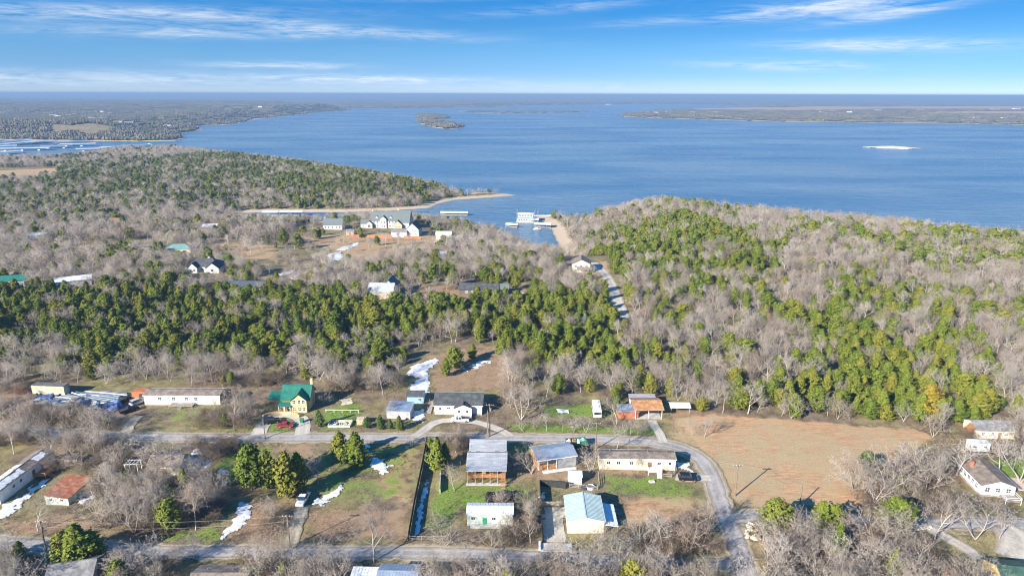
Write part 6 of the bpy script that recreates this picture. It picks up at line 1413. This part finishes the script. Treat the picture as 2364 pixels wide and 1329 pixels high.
def clear_of(x, y, margin=1.2):
    ok = np.ones(x.shape, bool)
    for line, hw in ROADS:
        m = (x > line[:, 0].min() - 12) & (x < line[:, 0].max() + 12) & (y > line[:, 1].min() - 12) & (y < line[:, 1].max() + 12)
        if m.any():
            ll = line[::2] if len(line) > 20 else line
            ll = np.vstack([ll, line[-1:]]); ok[m] &= dline(x[m], y[m], ll) > hw + margin
    for fx, fy, c, s, hw, hd in FOOT:
        m = (np.abs(x - fx) < 40) & (np.abs(y - fy) < 40)
        u = (x[m] - fx) * c + (y[m] - fy) * s; v = -(x[m] - fx) * s + (y[m] - fy) * c
        ok[m] &= (np.abs(u) > hw + margin) | (np.abs(v) > hd + margin)
    for pg in NOTREES:
        ok &= sdpoly(x, y, pg) < 0
    return ok
def keep_out(a, x, y, r):
    """thin manual spots: drop random trees too close to hand-placed ones"""
    m = np.ones(len(x), bool)
    for tx, ty, *_ in a: m &= (x - tx) ** 2 + (y - ty) ** 2 > r * r
    return m
def fill_thickets():
    for sp, cf, hm, px in THICKETS:
        pg = GP(px); pa = np.array(pg)
        X, Y = np.meshgrid(np.arange(pa[:, 0].min(), pa[:, 0].max(), sp), np.arange(pa[:, 1].min(), pa[:, 1].max(), sp))
        x = X.ravel() + rng.uniform(-.45, .45, X.size) * sp; y = Y.ravel() + rng.uniform(-.45, .45, X.size) * sp
        m = (sdpoly(x, y, pg) > 0); x, y = x[m], y[m]
        m = clear_of(x, y, 1.6) & keep_out(TREES, x, y, 2.6); x, y = x[m], y[m]
        for i in range(len(x)):
            k = 'cedar' if rng.uniform() < cf else 'bare'
            TREES.append((x[i], y[i], k, hm * rng.uniform(.65, 1.2) * (.8 if k == 'cedar' else 1), rng.uniform(.85, 1.2), False))
fill_thickets()
def forest():
    """jittered cells, finer near than far -> x, y, z, kind(0 bare, 1 cedar), height"""
    out = []
    for r0, r1, sp in ((150, 420, 4.7), (420, 800, 5.3), (800, 1500, 6.2)):
        X, Y = np.meshgrid(np.arange(-r1, r1, sp), np.arange(60, r1, sp))
        x = X.ravel() + rng.uniform(-.48, .48, X.size) * sp; y = Y.ravel() + rng.uniform(-.48, .48, X.size) * sp
        r = np.hypot(x, y); a = np.abs(np.arctan2(x, y)); m = (r >= r0) & (r < r1) & (a < math.radians(46)); x, y = x[m], y[m]
        m = sdpoly(x, y, VILLAGE) < 0; x, y = x[m], y[m]
        z, d = Zland(x, y); dA = sdpoly(x, y, LAND_A)
        edge = 3.0 + 9.0 * (fbm(x / 30, y / 30, 61) ** 2)
        m = (dA > edge) & (z > WATER + 1.0); x, y, z = x[m], y[m], z[m]
        m = clear_of(x, y, 1.8); x, y, z = x[m], y[m], z[m]
        for pg, s in SPARSE_W:
            ins = sdpoly(x, y, pg) > 0; keep = ~ins | (rng.uniform(0, 1, len(x)) < (sp / s) ** 2); x, y, z = x[keep], y[keep], z[keep]
        m = keep_out([t for t in TREES if t[1] > 180], x, y, 2.6); x, y, z = x[m], y[m], z[m]
        cf = np.where(x > 60, .12, .07) + np.where(x > 60, .36, .38) * S((fbm(x / 38, y / 38, 71, 3) - .5) * 6)
        for f, pg in BELTS_W:
            sd = sdpoly(x, y, pg) + (fbm(x / 25, y / 25, 81, 3) - .5) * 55
            patchy = (.97 + 0 * cf) if f > .9 else S((fbm(x / 22, y / 22, 91, 3) - .26) * 6)
            cf = np.maximum(cf, f * S(sd / 8 + .5) * patchy)
        k = (rng.uniform(0, 1, len(x)) < cf).astype(int)
        belt = sdpoly(x, y, BELTS_W[0][1]) > 0
        h = np.where(k == 1, np.where(belt, 1.03, 1.0) * 6.4 * rng.uniform(.55, 1.4, len(x)), 8.2 * rng.uniform(.55, 1.35, len(x)))
        out.append(np.column_stack([x, y, z, k, h]))
    return np.concatenate(out)
FOREST = forest()
def ordinal(i): return ['closest', 'second closest', 'third closest', 'fourth closest', 'fifth closest', 'sixth closest', 'seventh closest', 'eighth closest', 'ninth closest', 'tenth closest', 'eleventh closest', 'twelfth closest', 'thirteenth closest', 'fourteenth closest', 'fifteenth closest', 'sixteenth closest', 'seventeenth closest', 'eighteenth closest', 'nineteenth closest', 'twentieth closest', 'twenty-first closest', 'twenty-second closest', 'twenty-third closest', 'twenty-fourth closest', 'twenty-fifth closest', 'twenty-sixth closest', 'twenty-seventh closest', 'twenty-eighth closest'][i]
def plant_trees():
    allt = [(x, y, Z(x, y), k, h, w, 1) for x, y, k, h, w, _ in TREES]
    cand = []
    r = np.hypot(FOREST[:, 0], FOREST[:, 1])
    px, py, dep = project(FOREST[:, :3] + np.array([0, 0, 3.0]))
    inside = (px > -20) & (px < W + 20) & (py < H + 60)
    size = np.where(inside, FOREST[:, 4] / dep, 0)
    singles = {'bare': [], 'cedar': []}; other = []
    for t in allt:
        if t[3] in singles: singles[t[3]].append(t)
        else: other.append(t)
    taken = np.zeros(len(FOREST), bool)
    rest = {0: [], 1: []}
    for kind, code in (('bare', 0), ('cedar', 1)):
        def view(t):
            a, b, c = project(np.array([t[0], t[1], t[2] + 3.0])); return (t[4] / c) if (-30 < a < W + 30 and b < H + 70) else 0
        lst = sorted(singles[kind], key=view, reverse=True)
        lst_in = [t for t in lst if view(t) > 0]; spill = lst_in[300:]
        need = 300 - len(lst_in[:300]); lst = lst_in[:300]
        if need > 0:
            ids = np.where((FOREST[:, 3] == code) & inside)[0]; ids = ids[np.argsort(-size[ids])][:need]; taken[ids] = True
            lst += [(FOREST[i, 0], FOREST[i, 1], FOREST[i, 2], kind, FOREST[i, 4], rng.uniform(.85, 1.2) * (1.2 if code else 1), 0) for i in ids]
        singles[kind] = lst; rest[code] = spill + [t for t in sorted(allt, key=view) if t[3] == kind and view(t) == 0 and np.hypot(t[0], t[1]) < 400]
    # names that tell one tree from the next: the landmark it stands by, the side and its turn
    look = {'bare': 'leafless grey tree', 'cedar': 'green cedar tree', 'shrub': 'leafy green shrub', 'golden': 'golden yellow cedar', 'pale': 'pale blue-grey cedar', 'rust': 'rust brown withered oak'}
    groups = {}
    for t in singles['bare'] + singles['cedar'] + other:
        best = min(range(len(ANCHORS)), key=lambda i: (ANCHORS[i][1] - t[0]) ** 2 + (ANCHORS[i][2] - t[1]) ** 2)
        _, ax, ay = ANCHORS[best]; dx, dy = t[0] - ax, t[1] - ay
        side = ('to the right of', 'to the left of')[dx < 0] if abs(dx) > abs(dy) else ('behind', 'in front of')[dy < 0]
        groups.setdefault((t[3], best, side), []).append((dx * dx + dy * dy, t))
    for (kind, best, side), lst in groups.items():
        lst.sort(key=lambda q: q[0]); ph = ANCHORS[best][0]
        for i, (_, t) in enumerate(lst):
            x, y, z, k, h, w, _m = t
            if len(lst) == 1: lab, grp = f'{look[kind]} {side} the {ph}', None
            elif i < 28: lab, grp = f'{look[kind]} {side} the {ph}, {ordinal(i)}', None
            else: lab, grp = f'{look[kind]} in the wood {side} the {ph}', f'{look[kind]}s {side} the {ph}'
            mdl = BARE if kind == 'bare' else CED
            tm, cm, _, h0 = mdl[rng.integers(len(mdl))]
            nm = {'bare': 'bare_tree', 'cedar': 'cedar_tree', 'shrub': 'evergreen_shrub', 'golden': 'cedar_tree', 'pale': 'cedar_tree', 'rust': 'oak_tree'}[kind]
            o = empty(nm, (x, y, z), rng.uniform(0, 6.28), lab, 'shrub' if kind == 'shrub' else 'tree', grp or {'bare': 'leafless trees standing singly', 'cedar': 'cedars standing singly'}.get(kind))
            s = h / h0; o.scale = (s * w, s * w, s)
            if kind not in ('bare', 'cedar'):
                m2 = {'shrub': SHRUB, 'golden': YELC, 'pale': PALE, 'rust': RUST}[kind]; cm = cm.copy(); cm.materials.clear(); cm.materials.append(m2)
            for me_, pn in ((tm, 'trunk'), (cm, 'crown')):
                c = bpy.data.objects.new(pn, me_); COL.objects.link(c); c.parent = o
    # the rest of the woods
    keep = ~taken; Fq = FOREST[keep]; rr = np.hypot(Fq[:, 0], Fq[:, 1])
    def rows(sel, n, h0):
        k = len(sel); s = sel[:, 4] / h0; w = rng.uniform(.85, 1.2, k) * (1.22 if h0 < 8 else 1)
        return np.column_stack([sel[:, :3], rng.uniform(0, 6.28, k), s * w, s * w, s, rng.integers(0, n, k)])
    lim = 430
    for code, near, far, nm, h0, lab in ((0, BARE, BARE_LO, 'bare_woodland', 9.0, 'grey leafless woodland'), (1, CED, CED_LO, 'cedar_woodland', 7.0, 'dense green cedar wood')):
        a = Fq[(Fq[:, 3] == code) & (rr < lim)]
        if rest[code]: a = np.vstack([a, np.array([[t[0], t[1], t[2], code, t[4]] for t in rest[code]])])
        b = Fq[(Fq[:, 3] == code) & (rr >= lim)]
        scatter(nm, rows(a, len(near), h0), [m[2] for m in near], lab + ' on the near slope behind the yards', 'woodland')
        scatter(nm, rows(b, len(far), h0), far, lab + ' around the cove and over the wooded point', 'woodland')
    # brush under the trees
    n = int(len(Fq) * .6); pick = Fq[rng.integers(0, len(Fq), n)]; pick = pick[np.hypot(pick[:, 0], pick[:, 1]) < 700]
    x = pick[:, 0] + rng.uniform(-3, 3, len(pick)); y = pick[:, 1] + rng.uniform(-3, 3, len(pick)); m = clear_of(x, y, .8) & (sdpoly(x, y, VILLAGE) < 0); x, y = x[m], y[m]
    ext = []
    for sp, cf, hm, pxs in THICKETS:
        pg = GP(pxs); pa = np.array(pg); k = int(abs((pa[:, 0].max() - pa[:, 0].min()) * (pa[:, 1].max() - pa[:, 1].min())) / 5)
        xx = rng.uniform(pa[:, 0].min(), pa[:, 0].max(), k); yy = rng.uniform(pa[:, 1].min(), pa[:, 1].max(), k); mm = (sdpoly(xx, yy, pg) > 0) & clear_of(xx, yy, .8)
        ext.append(np.column_stack([xx[mm], yy[mm]]))
    ext = np.concatenate(ext); x = np.concatenate([x, ext[:, 0]]); y = np.concatenate([y, ext[:, 1]]); z, _ = Zland(x, y)
    s = np.where(np.arange(len(x)) < len(x) - len(ext), rng.uniform(.16, .36, len(x)), rng.uniform(.2, .5, len(x))); w = rng.uniform(1.0, 1.8, len(x))
    scatter('undergrowth', np.column_stack([x, y, z, rng.uniform(0, 6.28, len(x)), s * w, s * w, s, rng.integers(0, 3, len(x))]), BRUSHM, 'low brown brush and saplings under the leafless trees', 'undergrowth')
plant_trees()
def tufts():
    n = 42000; pa = np.array(VILLAGE); x = rng.uniform(-150, 150, n); y = rng.uniform(112, 260, n)
    m = (sdpoly(x, y, VILLAGE) > 0) & clear_of(x, y, .5) & (fbm(x / 9, y / 9, 121, 3) > .44)
    for c, s_, f, pg in COVER_W[:45]:
        if c == 't' and s_ > .8: m &= sdpoly(x, y, pg) < 0
    x, y = x[m], y[m]; z, _ = Zland(x, y)
    g = np.zeros(len(x))
    for c, s_, f, pg in COVER_W[:45]:
        if c == 'g': g = np.maximum(g, (sdpoly(x, y, pg) > 0) * s_)
    s = rng.uniform(.4, 1.0, len(x)); idx = np.where(rng.uniform(0, 1, len(x)) < g, 2, rng.integers(0, 2, len(x)))
    scatter('rough_grass', np.column_stack([x, y, z, rng.uniform(0, 6.28, len(x)), s, s, s, idx]), TUFTS, 'tufts of dry and green grass over the yards and lots', 'grass')
tufts()
def far_woods():
    pts = []
    a0 = math.radians(40); r = 1450.0
    while r < 42000:
        s = max(17.0, .0085 * r); n = int(2 * a0 * r / s)
        a = -a0 + 2 * a0 * (np.arange(n) + rng.uniform(-.5, .5, n)) / n; q = r + rng.uniform(-.5, .5, n) * s
        pts.append(np.column_stack([q * np.sin(a), q * np.cos(a), np.full(n, s)])); r += s
    p = np.concatenate(pts); z, d = Zland(p[:, 0], p[:, 1])
    dA = sdpoly(p[:, 0], p[:, 1], LAND_A)
    bar = sdpoly(p[:, 0], p[:, 1], BAR)
    m = (d > np.where(np.hypot(p[:, 0], p[:, 1]) > 2400, 12, 16)) & (z > WATER + .8) & (bar < 0)
    m &= ~((dA > 0) & (np.hypot(p[:, 0], p[:, 1]) < 1500))
    for c, s_, f, pg in COVER_W:
        if c == 't': m &= sdpoly(p[:, 0], p[:, 1], pg) < 4
    for fx, fy, c, s_, hw, hd in FOOT:
        if math.hypot(fx, fy) > 1300: m &= (p[:, 0] - fx) ** 2 + (p[:, 1] - fy) ** 2 > (hw + 16) ** 2
    # clearings between the far houses
    m &= fbm(p[:, 0] / 160, p[:, 1] / 160, 97, 3) < np.where(np.hypot(p[:, 0], p[:, 1]) < 6000, .70, .95)
    p, z = p[m], z[m]; k = len(p); w = p[:, 2] / 24.0 * rng.uniform(.9, 1.25, k)
    idx = np.where(rng.uniform(0, 1, k) < .10, 3, rng.integers(0, 3, k))
    scatter('far_woodland', np.column_stack([p[:, :2], z - .3, rng.uniform(0, 6.28, k), w, w, np.where(np.hypot(p[:, 0], p[:, 1]) > 2600, rng.uniform(.5, .85, k), rng.uniform(.7, 1.15, k)), idx]), CLUMP, 'hazy wintry woods on the far shores of the lake', 'woodland')
far_woods()
